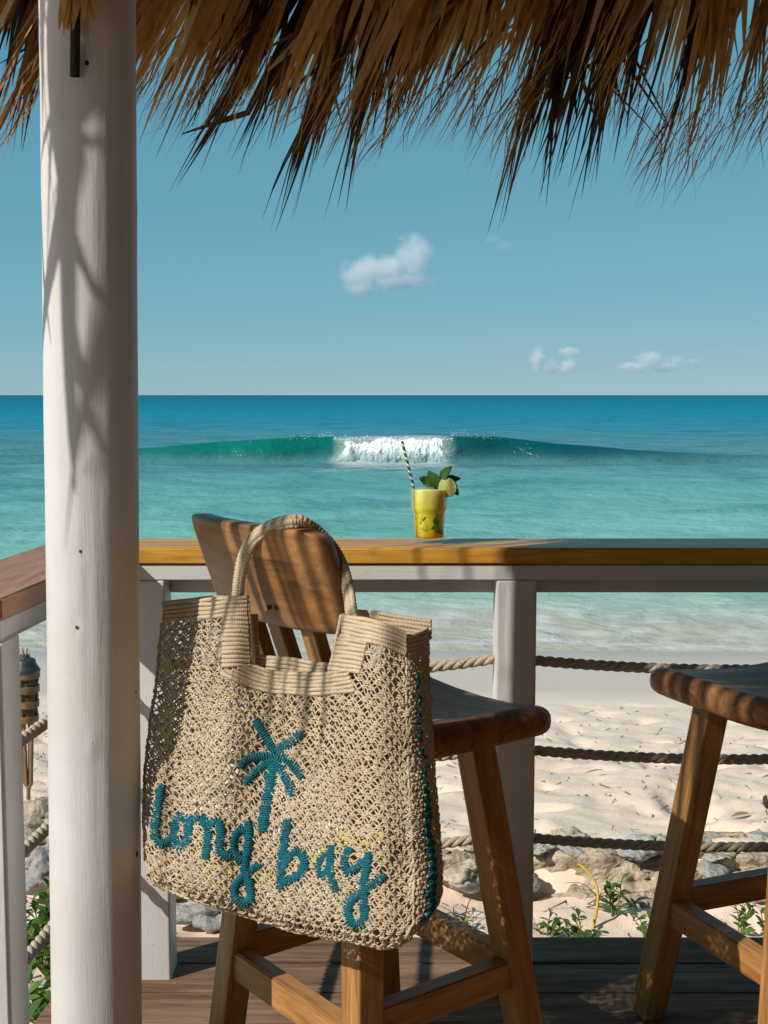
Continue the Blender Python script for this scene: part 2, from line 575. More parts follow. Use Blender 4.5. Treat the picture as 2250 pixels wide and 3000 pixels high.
# whitewater of the breaking wave: one tumbling mass of foam
def build_whitewater():
    r = np.random.default_rng(5)
    bm = bmesh.new()
    bmesh.ops.create_icosphere(bm, subdivisions=2, radius=1.0)
    base = np.array([v.co[:] for v in bm.verts]); bf = np.array([[v.index for v in f.verts] for f in bm.faces])
    bm.free()
    parts = []
    # the tumbling front: a steep bank of foam, lumpy at every scale
    nx, nt = 260, 60
    gx = np.linspace(-1.95, 2.65, nx); gt = np.linspace(0, 1, nt)
    GX, GT = np.meshgrid(gx, gt, indexing='ij')
    top = 0.84 + 0.09 * fbm(GX * 1.6, GX * 0 + 2, 91, 4)
    wv = 0.55 * fbm(GX * 0 + 1.5, GT * 2.5, 101, 3)
    edge = np.clip(np.minimum((GX + 1.97 + wv * 0.5) / 0.5, (2.67 - GX + wv * 0.6) / 0.45), 0, 1) ** 0.6
    a_ = GT * 1.9
    zz = top * np.sin(np.clip(a_, 0, 1.57)) * edge - 0.03
    yy = 47.75 + 0.60 * (1 - np.cos(a_)) + 0.25 * np.sin(GX * 0.45 + 1)
    b1 = fbm(GX * 3.0, GT * 3.2, 93, 5); b2 = np.abs(fbm(GX * 7.0, GT * 7, 95, 4)); b3 = fbm(GX * 22, GT * 16, 97, 3)
    yy = yy - (0.070 * b1 + 0.022 * b2) * edge
    zz = zz + (0.05 * b1 + 0.02 * b2) * edge * GT
    gv = np.stack([GX, yy, SEA_Z + 0.0 + zz], -1).reshape(-1, 3)
    gi = np.arange(nx * nt).reshape(nx, nt)
    gq = np.stack([gi[:-1, :-1], gi[1:, :-1], gi[1:, 1:], gi[:-1, 1:]], -1).reshape(-1, 4)
    parts.append((gv, np.concatenate([gq[:, [0, 1, 2]], gq[:, [0, 2, 3]]])))
    for i in range(160):
        x = r.uniform(-1.9, 2.6)
        z = SEA_Z + 0.84 + abs(r.normal(0, 0.06))
        parts.append((base * r.uniform(0.010, 0.026) + [x, 47.7 + r.uniform(-0.2, 0.5), z], bf))
    # spray thrown up at both shoulders of the break
    for i in range(300):
        sgn = r.random() < 0.45
        x = (2.55 + abs(r.normal(0, 0.9))) if sgn else (-1.9 - abs(r.normal(0, 1.5)))
        y = 48.5 + r.normal(0, 0.25)
        z = SEA_Z + 0.98 - 0.05 * abs(x - (2.5 if sgn else -1.9)) * 1.6 + abs(r.normal(0, 0.10))
        parts.append((base * r.uniform(0.004, 0.012) + [x, y, z], bf))
    v, f = merge(parts)
    k = NT('foam_white')
    n = k.noise(k.world((6, 6, 9)), 2.0, 5, 0.7)
    g = k.n('ShaderNodeNewGeometry')
    sp = k.n('ShaderNodeSeparateXYZ', ins={0: g.outputs['Position']})
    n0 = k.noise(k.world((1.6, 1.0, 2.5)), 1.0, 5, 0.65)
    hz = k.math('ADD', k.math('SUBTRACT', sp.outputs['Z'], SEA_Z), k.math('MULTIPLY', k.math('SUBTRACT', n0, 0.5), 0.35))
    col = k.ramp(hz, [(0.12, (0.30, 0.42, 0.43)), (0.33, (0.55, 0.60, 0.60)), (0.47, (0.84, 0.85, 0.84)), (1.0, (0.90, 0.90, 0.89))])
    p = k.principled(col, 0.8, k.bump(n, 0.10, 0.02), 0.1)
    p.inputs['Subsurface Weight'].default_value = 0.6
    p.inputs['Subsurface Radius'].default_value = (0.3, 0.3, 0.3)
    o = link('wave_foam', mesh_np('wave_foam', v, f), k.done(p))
    tag(o, 'white foam of the wave breaking in the turquoise sea', 'wave foam', kind='stuff')


build_whitewater()

# ------------------------------------------------------------------ beach
def beach_z(X, Y):
    base = np.where(Y < 4.80, -0.60 + 0.03 * (Y - 4.4), -0.40 - 0.105 * (Y - 5.0))
    step = 1 / (1 + np.exp(-(Y - 4.82 - 0.05 * np.sin(X * 2.1)) / 0.03))
    lower = -0.60 + 0.02 * (Y - 4.4)
    upper = -0.42 - 0.105 * (Y - 5.0)
    base = lower * (1 - step) + upper * step
    rough = np.clip((9.2 - Y) / 2.6, 0.0, 1) * np.clip((Y - 3.0) / 1.0, 0.2, 1)
    # trodden sand: hollows with raised rims
    n1 = fbm(X * 1.6 + 40, Y * 1.9 + 11, 21, 5)
    n2 = fbm(X * 6.0 + 3, Y * 7.0 + 9, 25, 3)
    dents = -np.clip(fbm(X * 3.6 + 7, Y * 4.6 + 2, 29, 2) - 0.40, 0, 1)
    H = 0.028 * n1 + 0.015 * n2 + 0.10 * dents
    return base + rough * H + 0.008 * fbm(X * 0.4, Y * 0.5, 33, 2)


def build_beach():
    ys = np.concatenate([-np.geomspace(60, 2, 14), np.arange(-1.5, 3.4, 0.25), np.arange(3.4, 9.6, 0.025), np.arange(9.6, 14.6, 0.1)])
    xs = np.concatenate([-np.geomspace(90, 4.2, 26), np.arange(-4.0, 4.001, 0.03), np.geomspace(4.2, 90, 26)])
    X, Y = np.meshgrid(xs, ys)
    Z = beach_z(X, Y)
    V = np.stack([X, Y, Z], axis=-1).reshape(-1, 3)
    ny, nx = X.shape
    idx = np.arange(ny * nx).reshape(ny, nx)
    Q = np.stack([idx[:-1, :-1], idx[:-1, 1:], idx[1:, 1:], idx[1:, :-1]], axis=-1).reshape(-1, 4)
    k = NT('beach_sand')
    g = k.n('ShaderNodeNewGeometry')
    sep = k.n('ShaderNodeSeparateXYZ', ins={0: g.outputs['Position']})
    n1 = k.noise(k.world(), 2.2, 5, 0.6)
    n2 = k.noise(k.world(), 260.0, 2, 0.5)
    n3 = k.noise(k.world(), 22.0, 5, 0.65)
    dry = k.ramp(n1, [(0.3, (0.80, 0.625, 0.49)), (0.7, (0.90, 0.715, 0.575))])
    wob = k.math('MULTIPLY', k.math('SUBTRACT', k.noise(k.world((0.5, 0.5, 1)), 1.0, 3, 0.5), 0.5), 1.1)
    yy = k.math('ADD', sep.outputs['Y'], wob)
    wet = k.n('ShaderNodeMapRange', ins={'Value': yy, 'From Min': 8.7, 'From Max': 9.35})
    col = k.mix(dry, (0.60, 0.50, 0.42), wet.outputs[0])
    wet2 = k.n('ShaderNodeMapRange', ins={'Value': yy, 'From Min': 11.3, 'From Max': 12.6})
    col = k.mix(col, (0.46, 0.39, 0.33), wet2.outputs[0])
    spk = k.ramp(n3, [(0.26, (0.55, 0.45, 0.34)), (0.36, (1, 1, 1))])
    dryness = k.math('SUBTRACT', 1.0, wet.outputs[0])
    col = k.mix(col, spk, k.math('MULTIPLY', dryness, 0.7), 'MULTIPLY')
    h = k.mix(n3, n2, 0.35)
    nrm = k.bump(h, k.math('ADD', k.math('MULTIPLY', dryness, 0.5), 0.06), 0.02)
    rough = k.n('ShaderNodeMapRange', ins={'Value': yy, 'From Min': 10.5, 'From Max': 12.4, 'To Min': 0.85, 'To Max': 0.32})
    o = link('beach', mesh_np('beach', V, Q), k.done(k.principled(col, rough.outputs[0], nrm, 0.3)))
    tag(o, kind='structure')
    # the sea bed goes on beneath the water to the horizon's foot
    return o


build_beach()

# ------------------------------------------------------------------ deck boards
def build_deck():
    deck = empty('deck')
    tag(deck, kind='structure')
    pitch, gap = 0.156, 0.006
    y1 = EDGE_Y
    i = 0
    while y1 > -1.0:
        y0 = y1 - (pitch - gap)
        xl0, xl1 = rail_x(y0) - 0.16, rail_x(y1) - 0.16
        bm = bmesh.new()
        dz = random.uniform(-0.0015, 0.0015)
        zt, zb = DECK_Z + dz, DECK_Z + dz - 0.028
        vs = [bm.verts.new(p) for p in ((xl0, y0, zb), (6.0, y0, zb), (6.0, y1, zb), (xl1, y1, zb), (xl0, y0, zt), (6.0, y0, zt), (6.0, y1, zt), (xl1, y1, zt))]
        for f in ((0, 3, 2, 1), (4, 5, 6, 7), (0, 1, 5, 4), (1, 2, 6, 5), (2, 3, 7, 6), (3, 0, 4, 7)):
            bm.faces.new([vs[j] for j in f])
        bmesh.ops.bevel(bm, geom=list(bm.edges), offset=0.003, segments=2, affect='EDGES')
        link('plank', bm_mesh('plank', bm), M['deck'], deck)
        y1 = y0 - gap
        i += 1
    box('floor_slab', -1.2, 6.0, -5.6, y1 - 0.004, DECK_Z - 0.1, DECK_Z, M['deck'], deck)
    for jx in (-0.2, 0.55, 1.3, 2.1):
        box('joist', jx - 0.025, jx + 0.025, -0.95, EDGE_Y - 0.05, DECK_Z - 0.17, DECK_Z - 0.0305, M['deck'], deck, 0.002)
    box('fascia', -0.76, 6.0, EDGE_Y - 0.012, EDGE_Y + 0.012, DECK_Z - 0.19, DECK_Z - 0.034, M['deck'], deck, 0.002)


build_deck()


def build_shade_wall():
    """unseen plank walls, added behind and to the right of the viewer; they keep the space under the roof dim"""
    w = empty('added_shade_wall', (2.4, -5.5, 0))  # out of view, added to cut the fill light
    tag(w, kind='structure')
    wood = M['wall_wood']
    for i in range(24):
        o = box('plank', -1.2 + i * 0.3, -0.905 + i * 0.3, -0.02, 0.02, 0.0, 2.75, wood, w, 0.003)
        o.location = (-2.4, 0, 0)
    for i in range(28):
        o = box('plank', -0.02, 0.02, i * 0.3, i * 0.3 + 0.295, 0.0, 2.75, wood, w, 0.003)
        o.location = (-0.25, 0.03, 0)


build_shade_wall()

# ------------------------------------------------------------------ railings
def build_railings():
    fr = empty('front_railing', (0.3, 2.97, 0))
    inv = Matrix.Translation((-0.3, -2.97, 0))
    tag(fr, 'white post railing with a wide varnished bar top along the seaward deck edge', 'railing')

    def b(*a, **k):
        o = box(*a, **k)
        o.matrix_local = inv
        return o
    # bar top: mitred to the side one
    yf, yb = 2.912, 3.112
    z0, z1 = 0.961, 1.0
    bm = bmesh.new()
    def xin(y):
        return rail_x(y)
    # corner mitre runs from the inner to the outer corner
    xi, xo = -0.607, -0.607 - 0.205
    pts = [(xi, yf), (3.3, yf), (3.3, yb), (xo + (yb - yf) * LEAN, yb)]
    lo = [bm.verts.new((x, y, z0)) for x, y in pts]
    hi = [bm.verts.new((x, y, z1)) for x, y in pts]
    bm.faces.new(lo[::-1]); bm.faces.new(hi)
    for i in range(4):
        j = (i + 1) % 4
        bm.faces.new((lo[i], lo[j], hi[j], hi[i]))
    bmesh.ops.bevel(bm, geom=list(bm.edges), offset=0.004, segments=3, affect='EDGES')
    o = link('bar_top', bm_mesh('bar_top', bm), M['rail_wood'], fr); o.matrix_local = inv
    o['label'] = 'amber varnished bar top board'
    b('apron_board', -0.600, 3.3, 2.918, 2.946, 0.9245, 0.9585, M['paint_x'], fr, bevel=0.002)
    b('support_beam', -0.51, 3.3, 2.985, 3.025, 0.884, 0.9585, M['paint_x'], fr, bevel=0.002)
    for (x0, x1) in ((-0.604, -0.512), (0.263, 0.357), (1.32, 1.414), (2.38, 2.474)):
        o = b('post', x0, x1, 2.9185, 3.012, DECK_Z - 0.02, 0.9235, M['paint'], fr, bevel=0.007, seg=4)

    sr = empty('side_railing', (-0.66, 2.0, 0))
    tag(sr, 'white post railing with a reddish brown top board beside the column', 'railing')
    inv2 = Matrix.Translation((0.66, -2.0, 0))
    def prism(name, off0, off1, y0, y1, za, zb, mat, bev=0.003, ymit=0.0):
        bm = bmesh.new()
        pts = [(rail_x(y0) - off0, y0), (rail_x(y1) - off0, y1), (rail_x(y1 + ymit) - off1, y1 + ymit), (rail_x(y0) - off1, y0)]
        lo = [bm.verts.new((x, y, za)) for x, y in pts]
        hi = [bm.verts.new((x, y, zb)) for x, y in pts]
        bm.faces.new(lo); bm.faces.new(hi[::-1])
        for i in range(4):
            j = (i + 1) % 4
            bm.faces.new((lo[j], lo[i], hi[i], hi[j]))
        bmesh.ops.recalc_face_normals(bm, faces=bm.faces)
        bmesh.ops.bevel(bm, geom=list(bm.edges), offset=bev, segments=2, affect='EDGES')
        o = link(name, bm_mesh(name, bm), mat, sr)
        o.matrix_local = inv2
        return o
    prism('bar_top', 0.0, 0.205, 2.185, 2.909, z0, z1, M['rail_wood_y'], ymit=0.2)
    prism('apron_board', 0.006, 0.034, 2.19, 2.905, 0.9245, 0.9585, M['paint_y'], 0.002)
    prism('support_beam', 0.074, 0.112, 2.19, 2.915, 0.884, 0.9585, M['paint_y'], 0.002)
    for yc in (2.238,):
        prism('post', 0.0065, 0.0995, yc - 0.047, yc + 0.047, DECK_Z - 0.02, 0.9235, M['paint'], 0.006)


build_railings()

# ------------------------------------------------------------------ white round column
COL_Y = 2.25
COL_X = -0.5198
COL_R = 0.0810


def build_column():
    n, sides = 150, 72
    zs = np.linspace(DECK_Z - 0.02, 2.85, n)
    a = np.arange(sides) / sides * 2 * np.pi
    ZZ, AA = np.meshgrid(zs, a, indexing='ij')
    rr = COL_R * (1 + 0.012 * np.sin(2 * AA + 0.7) + 0.006 * np.sin(3 * AA + ZZ * 1.3)) + 0.0006 * fbm(AA * 6, ZZ * 3.0, 51, 3)
    # knots and nail dimples on the side towards the viewer
    for (px, py, s, d) in ((284, 2178, 0.010, 0.005), (232, 1838, 0.006, -0.004), (240, 1615, 0.005, -0.004), (404, 2050, 0.006, 0.003), (500, 600, 0.02, 0.002)):
        p = at(px, py, COL_Y - COL_R)
        ang = math.asin(max(-1, min(1, (p.x - COL_X) / COL_R)))
        th = -math.pi / 2 + ang
        da = (np.mod(AA - th + math.pi, 2 * math.pi) - math.pi) * COL_R
        d2 = (da ** 2 + (ZZ - p.z) ** 2) / s ** 2
        rr += d * np.exp(-d2) - 0.6 * d * np.exp(-d2 * 4)
    cx = COL_X + 0.012 * (ZZ - 1.35)
    V = np.stack([cx + rr * np.cos(AA), COL_Y + rr * np.sin(AA), ZZ], axis=-1).reshape(-1, 3)
    idx = np.arange(n * sides).reshape(n, sides)
    i0, i1 = idx[:-1], idx[1:]
    Q = np.stack([i0, np.roll(i0, -1, 1), np.roll(i1, -1, 1), i1], axis=-1).reshape(-1, 4)
    V[:, :] -= np.array([COL_X, COL_Y, 0])
    o = link('column', mesh_np('column', V, Q), M['paint_column'])
    o.location = (COL_X, COL_Y, 0)
    tag(o, 'thick round white painted timber column beside the woven bag', 'column')
    rust = mat_plain('rusty_nail', (0.14, 0.07, 0.035), 0.8)
    hole = mat_plain('dark_hole', (0.012, 0.010, 0.009), 0.9)
    for (px, py, s, m) in ((232, 1838, 0.0026, rust), (240, 1615, 0.0024, rust), (404, 2052, 0.0028, rust), (408, 2541, 0.0042, hole), (242, 184, 0.0034, hole), (282, 2178, 0.0022, rust)):
        p = at(px, py, COL_Y - COL_R)
        sx = max(-0.98, min(0.98, (p.x - COL_X) / COL_R))
        bm = bmesh.new()
        bmesh.ops.create_icosphere(bm, subdivisions=2, radius=s)
        for v in bm.verts: v.co.y *= 0.35
        n_ = link('nail_head', bm_mesh('nail_head', bm, True), m, o)
        a = math.asin(sx)
        n_.location = (0.012 * (p.z - 1.35) + COL_R * 1.004 * sx, -COL_R * 1.004 * math.cos(a), p.z)
        n_.rotation_euler = (0, 0, a)
        n_.scale = (1, 1, 1.35)
    return o


build_column()

# ------------------------------------------------------------------ ropes (three strands laid together)
M['rope'] = None
def mat_rope():
    k = NT('rope_fibre')
    c = k.coords('Object')
    n = k.noise(c, 160.0, 4, 0.6)
    w = k.noise(c, 9.0, 3, 0.6)
    col = k.ramp(n, [(0.3, (0.32, 0.265, 0.195)), (0.7, (0.58, 0.51, 0.41))])
    col = k.mix(col, k.ramp(w, [(0.3, (0.75, 0.73, 0.7)), (0.7, (1.1, 1.1, 1.1))]), 0.6, 'MULTIPLY')
    return k.done(k.principled(col, 0.85, k.bump(n, 0.6, 0.002), 0.2))
M['rope'] = mat_rope()


def make_rope(label, nodes, sag):
    """nodes: where the rope is held; it hangs a little between them"""
    rad, R0, pitch = 0.0072, 0.0062, 0.074
    pts = []
    for (p, q), sg in zip(zip(nodes[:-1], nodes[1:]), sag):
        p, q = np.array(p), np.array(q)
        t = np.linspace(0, 1, 60, endpoint=False)[:, None]
        seg = p * (1 - t) + q * t
        seg[:, 2] -= (4 * sg * t * (1 - t))[:, 0]
        pts.append(seg)
    pts.append(np.array(nodes[-1])[None])
    P = np.concatenate(pts)
    L = np.sum(np.linalg.norm(np.diff(P, axis=0), axis=1))
    n = int(L / 0.006)
    P = resample(P, n)
    s = np.linspace(0, L, n)
    T = np.gradient(P, axis=0)
    T /= np.linalg.norm(T, axis=1, keepdims=True)
    up = np.array([0, 0, 1.0])
    N = up - T * (T @ up)[:, None]
    N /= np.linalg.norm(N, axis=1, keepdims=True)
    B = np.cross(T, N)
    root = empty('rope', tuple(P[0]))
    tag(root, label, 'rope', 'ropes strung between the railing posts')
    for i in range(3):
        ph = -2 * np.pi * s / pitch + i * 2 * np.pi / 3
        path = P + N * (np.cos(ph) * R0)[:, None] + B * (np.sin(ph) * R0)[:, None] - P[0]
        v, q = tubes(path[None], rad, N[None], 8)
        link('strand', mesh_np('strand', v, q), M['rope'], root)


ry = 2.966
for zc, nm in ((0.706, 'topmost'), (0.487, 'middle'), (0.270, 'lowest')):
    make_rope('%s twisted rope of the seaward railing, in front of the sand' % nm,
              [(-0.516, ry, zc + 0.012), (0.268, ry, zc + 0.022), (0.352, ry, zc + 0.018), (1.325, ry, zc + 0.016), (2.42, ry, zc + 0.016)], [0.030, 0, 0.022, 0.02])
    ys_ = 2.238
    make_rope('%s twisted rope of the side railing, seen left of the column' % nm,
              [(rail_x(ys_) - 0.05, ys_, zc - 0.008), (rail_x(2.90) - 0.05, 2.93, zc + 0.01)], [0.018])

# ================================================================== THATCHED ROOF
def mat_leaf():
    k = NT('dry_palm_leaf')
    a = k.n('ShaderNodeAttribute', attribute_name='tone')
    info = k.n('ShaderNodeObjectInfo')
    c = k.n('ShaderNodeAttribute', attribute_name='along')
    n = k.noise(k.world((40, 40, 4)), 2.0, 4, 0.6)
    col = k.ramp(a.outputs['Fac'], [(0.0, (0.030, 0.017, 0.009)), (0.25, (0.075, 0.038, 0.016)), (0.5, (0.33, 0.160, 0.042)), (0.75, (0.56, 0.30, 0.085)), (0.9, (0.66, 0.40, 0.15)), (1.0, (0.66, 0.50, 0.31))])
    col = k.mix(col, k.ramp(n, [(0.3, (0.62, 0.58, 0.55)), (0.65, (1.1, 1.08, 1.05))]), 0.7, 'MULTIPLY')
    p = k.principled(col, 0.55, k.bump(n, 0.3, 0.003), 0.35)
    tr = k.n('ShaderNodeBsdfTranslucent', ins={'Color': col})
    mx = k.n('ShaderNodeMixShader', ins={0: 0.42, 1: p.outputs[0], 2: tr.outputs[0]})
    return k.done(mx)


M['leaf'] = mat_leaf()


def ribbon(path, widths, side, fold=0.18):
    """leaf strip, three points across with a shallow keel"""
    P = np.asarray(path); n = len(P)
    T = np.gradient(P, axis=0); T /= np.linalg.norm(T, axis=1, keepdims=True) + 1e-9
    S = np.asarray(side)[None] - T * (T @ np.asarray(side))[:, None]
    S /= np.linalg.norm(S, axis=1, keepdims=True) + 1e-9
    N = np.cross(T, S)
    w = np.asarray(widths)[:, None]
    V = np.stack([P - S * w / 2, P + N * w * fold, P + S * w / 2], axis=1).reshape(-1, 3)
    i = np.arange(n - 1) * 3
    Q = np.concatenate([np.stack([i, i + 1, i + 4, i + 3], 1), np.stack([i + 1, i + 2, i + 5, i + 4], 1)])
    return V, Q


def strip_geo(root, tip, wid, rg, n=11, sway=0.03, tails=0):
    """one leaf strip; with tails it is torn into two or three narrow ends"""
    root, tip = np.array(root), np.array(tip)
    L = np.linalg.norm(tip - root)
    d = (tip - root) / L
    perp = np.array([rg.normal(), rg.normal(), rg.normal() * 0.3]); perp -= d * (perp @ d); perp /= np.linalg.norm(perp)
    bow = rg.normal(0, sway) * L
    fr = rg.uniform(0.8, 1.5)
    def pos(t):
        p = root + (tip - root) * t[:, None] + perp * (bow * np.sin(t * np.pi * fr))[:, None]
        p[:, 2] += 0.03 * L * np.sin(t * np.pi)
        return p
    th = rg.uniform(-0.8, 0.8)
    side = np.array([math.cos(th), math.sin(th), 0])
    fold = rg.uniform(-0.25, 0.25)
    if not tails and rg.random() < 0.12 and n > 8:
        # a bent blade: the end is snapped over
        tk = rg.uniform(0.45, 0.75)
        t = np.linspace(0, 1, n)
        P = pos(t)
        k0 = int(tk * (n - 1))
        ang = rg.choice([-1, 1]) * rg.uniform(0.25, 0.9)
        rest = P[k0:] - P[k0]
        ca, sa = math.cos(ang), math.sin(ang)
        P[k0:] = P[k0] + np.stack([ca * rest[:, 0] - sa * rest[:, 2], rest[:, 1], sa * rest[:, 0] + ca * rest[:, 2]], 1) * 0.75
        return [ribbon(P, wid * np.interp(t, [0, 0.25, 0.5, 0.8, 1.0], [0.85, 1.0, 0.8, 0.5, 0.12]), side, fold)]
    if not tails:
        t = np.linspace(0, 1, n)
        prof = np.interp(t, [0, 0.25, 0.5, 0.72, 0.88, 1.0], [0.85, 1.0, 0.80, 0.42, 0.16, 0.03])
        return [ribbon(pos(t), wid * prof, side, fold)]
    ts = rg.uniform(0.45, 0.68)
    t = np.linspace(0, ts, 7)
    prof = np.interp(t / ts, [0, 0.5, 1.0], [0.8, 1.0, 0.86])
    parts = [ribbon(pos(t), wid * prof, side, fold)]
    for j in range(tails):
        o = ((j + 0.5) / tails - 0.5) * 0.86 * wid
        e = rg.uniform(0.82, 1.12)
        tt = np.linspace(ts - 0.02, e, 7)
        p = pos(tt)
        f = (tt - tt[0]) / (tt[-1] - tt[0])
        sp = o * (1 + rg.uniform(-0.2, 1.6) * f) + rg.normal(0, 0.010) * f ** 2 * L * 1.2
        p = p + side[None] * sp[:, None] + np.array([0, 1, 0]) * (rg.normal(0, 0.012) * f ** 2)[:, None]
        parts.append(ribbon(p, 0.95 * wid / tails * np.interp(f, [0, 0.45, 0.8, 1], [1.0, 0.72, 0.30, 0.05]), side, fold))
    return [merge(parts)]


def with_tone(me, tone):
    a = me.attributes.new('tone', 'FLOAT', 'POINT')
    a.data.foreach_set('value', np.broadcast_to(np.asarray(tone, dtype=np.float32), (len(me.vertices),)).copy())
    return me


def build_roof():
    rg = np.random.default_rng(23)
    X0, X1, Y0, Y1, ZE = -1.15, 6.2, -5.7, 3.36, 2.62
    roof = empty('thatched_roof', (1.1, 0.3, ZE))
    tag(roof, 'palm thatch roof with a ragged brown fringe hanging along the top of the view', 'thatched roof')
    inv = Matrix.Translation((-1.1, -0.3, -ZE))
    # thick thatch body: a hipped slab
    bm = bmesh.new()
    ridge = [(1.8, -1.2, ZE + 1.6), (3.2, -1.2, ZE + 1.6)]
    c = [(X0, Y0, ZE), (X1, Y0, ZE), (X1, Y1, ZE), (X0, Y1, ZE)]
    for dz in (0.0, 0.16):
        v = [bm.verts.new((x, y, z + dz)) for x, y, z in c + ridge]
        fs = [(0, 1, 5, 4), (1, 2, 5), (2, 3, 4, 5), (3, 0, 4)]
        for f in fs:
            bm.faces.new([v[i] for i in (f if dz else f[::-1])])
        if dz == 0:
            low = v
        else:
            for i in range(4):
                j = (i + 1) % 4
                bm.faces.new((low[i], low[j], v[j], v[i]))
    me = with_tone(bm_mesh('thatch_body', bm), 0.45)
    o = link('thatch_body', me, M['leaf'], roof); o.matrix_local = inv
    pole = mat_plain('roof_pole_wood', (0.16, 0.10, 0.06), 0.7)
    def beam(p, q, r):
        v, f = tubes(np.array([[p, q]]), r, (0, 0, 1), 10)
        o = link('roof_pole', mesh_np('roof_pole', v, f), pole, roof); o.matrix_local = inv
    beam((X0 + 0.3, COL_Y, ZE + 0.02), (X1, COL_Y, ZE + 0.02), 0.05)
    beam((-0.54, Y0, ZE + 0.09), (-0.54, Y1 - 0.25, ZE + 0.09), 0.045)
    for x in (0.2, 1.0, 1.8, 2.6):
        beam((x, Y1 - 0.06, ZE - 0.01), (2.0 + (x - 1.2) * 0.3, -1.1, ZE + 1.52), 0.03)

    strips = []     # (size seen, geometry, tone)
    def add(xr, yr, xt, yt, Yd, wpx, tone, sway=0.03, n=11, tails=0):
        root, tip = at(xr, yr, Yd + rg.uniform(-0.02, 0.05)), at(xt, yt, Yd + rg.normal(0, 0.05))
        w = wpx / FPX * Yd
        for v, q in strip_geo(root, tip, w, rg, n, sway, tails):
            strips.append((wpx * (max(0, yt) + 40) if -60 < xt < 2310 else 0, v, q, tone))

    YF = 3.22
    # lower outline of the brown leaf sheet: picture column -> reach of the tips
    bx = [-160, 0, 60, 130, 400, 470, 560, 640, 720, 800, 880, 960, 1040, 1120, 1200, 1290, 1380, 1450, 1530, 1600, 1680, 1760, 1840, 1900, 1960, 2030, 2120, 2200, 2300, 2400]
    by = [380, 400, 330, 300, 320, 380, 330, 300, 330, 360, 390, 420, 420, 380, 360, 360, 420, 450, 260, 200, 220, 330, 470, 520, 500, 470, 420, 400, 420, 420]
    # fronds: each a fan of leaf strips from one rib, some torn into narrow tails
    xf = -420.0
    while xf < 3900:
        xf += rg.uniform(22, 74)
        if 1580 < xf < 1690 and rg.random() < 0.75:
            continue
        reach = np.interp(xf, bx, by) * rg.uniform(0.55, 1.18)
        sl = np.interp(xf, [-100, 300, 800, 1400, 1900, 2300], [0.55, 0.60, 0.45, 0.42, 0.30, 0.32]) + rg.normal(0, 0.09)
        tone0 = float(np.clip(rg.normal(0.66, 0.14), 0.22, 0.95))
        Yf = YF + rg.uniform(-0.14, 0.10)
        yr = rg.uniform(-330, -220)
        rx = xf + (reach - yr) * sl
        for j in range(rg.integers(3, 7)):
            off = rg.normal(0, 34)
            yt = reach * rg.uniform(0.62, 1.10)
            add(rx + off * 0.8 - (reach - yt) * sl * 0.3, yr, xf + off + (reach - yt) * sl, yt, Yf + rg.normal(0, 0.012), rg.uniform(22, 48), float(np.clip(tone0 + rg.normal(0, 0.06), 0.3, 0.95)) if rg.random() > 0.07 else 1.0, 0.035, tails=int(rg.choice([0, 2, 2, 3])))
    # short wide leaves that close the top of the sheet
    for i in range(210):
        xt = rg.uniform(-420, 3900)
        if 1575 < xt < 1700 and rg.random() < 0.8:
            continue
        yt = rg.uniform(-10, 150)
        yr = rg.uniform(-340, -240)
        add(xt + (yt - yr) * rg.normal(0.38, 0.08), yr, xt, yt, YF + rg.uniform(-0.05, 0.1), rg.uniform(36, 64), float(np.clip(rg.normal(0.52, 0.12), 0.25, 0.8)), 0.02)
    # locks that hang lower, their lack of light put into dark tones: root, tip, count, spread
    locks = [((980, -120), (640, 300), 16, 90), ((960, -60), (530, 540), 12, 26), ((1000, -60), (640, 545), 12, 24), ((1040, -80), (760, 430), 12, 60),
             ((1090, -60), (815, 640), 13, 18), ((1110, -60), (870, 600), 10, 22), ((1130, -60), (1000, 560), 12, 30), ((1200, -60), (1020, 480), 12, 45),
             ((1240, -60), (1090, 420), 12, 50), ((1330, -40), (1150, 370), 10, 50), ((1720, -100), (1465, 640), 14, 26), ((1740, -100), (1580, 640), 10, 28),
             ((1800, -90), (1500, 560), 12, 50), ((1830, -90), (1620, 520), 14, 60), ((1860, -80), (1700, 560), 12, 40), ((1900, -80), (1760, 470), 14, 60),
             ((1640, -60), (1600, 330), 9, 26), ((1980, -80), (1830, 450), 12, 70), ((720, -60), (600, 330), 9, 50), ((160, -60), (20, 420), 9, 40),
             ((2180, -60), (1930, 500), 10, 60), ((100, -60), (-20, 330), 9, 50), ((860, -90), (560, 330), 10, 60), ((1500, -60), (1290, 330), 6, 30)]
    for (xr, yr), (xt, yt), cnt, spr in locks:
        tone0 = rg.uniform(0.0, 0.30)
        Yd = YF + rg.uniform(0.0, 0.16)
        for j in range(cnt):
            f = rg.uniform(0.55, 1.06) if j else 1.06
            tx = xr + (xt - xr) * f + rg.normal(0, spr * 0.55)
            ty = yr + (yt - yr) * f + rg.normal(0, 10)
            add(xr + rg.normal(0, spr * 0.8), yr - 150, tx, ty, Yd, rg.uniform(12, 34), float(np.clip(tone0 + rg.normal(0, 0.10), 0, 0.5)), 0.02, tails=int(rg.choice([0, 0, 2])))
    # pale sunbleached blades
    for (xr, yr, xt, yt, w) in ((1640, -20, 1330, 270, 22), (1560, 60, 1215, 318, 11), (1630, 10, 1450, 110, 20), (600, 0, 520, 140, 10), (560, 90, 470, 260, 9), (760, 220, 620, 390, 8)):
        add(xr, yr, xt, yt, YF + 0.02, w, 1.0, 0.01)
    # two long single blades
    for (xr, yr, xt, yt, w) in ((1700, -20, 1475, 293, 9), (1480, 60, 1190, 440, 10), (1620, 0, 1560, 330, 16), (1010, 100, 860, 640, 12), (600, 60, 425, 330, 12)):
        add(xr, yr, xt, yt, YF, w, 0.2, 0.01)

    strips.sort(key=lambda s: -s[0])
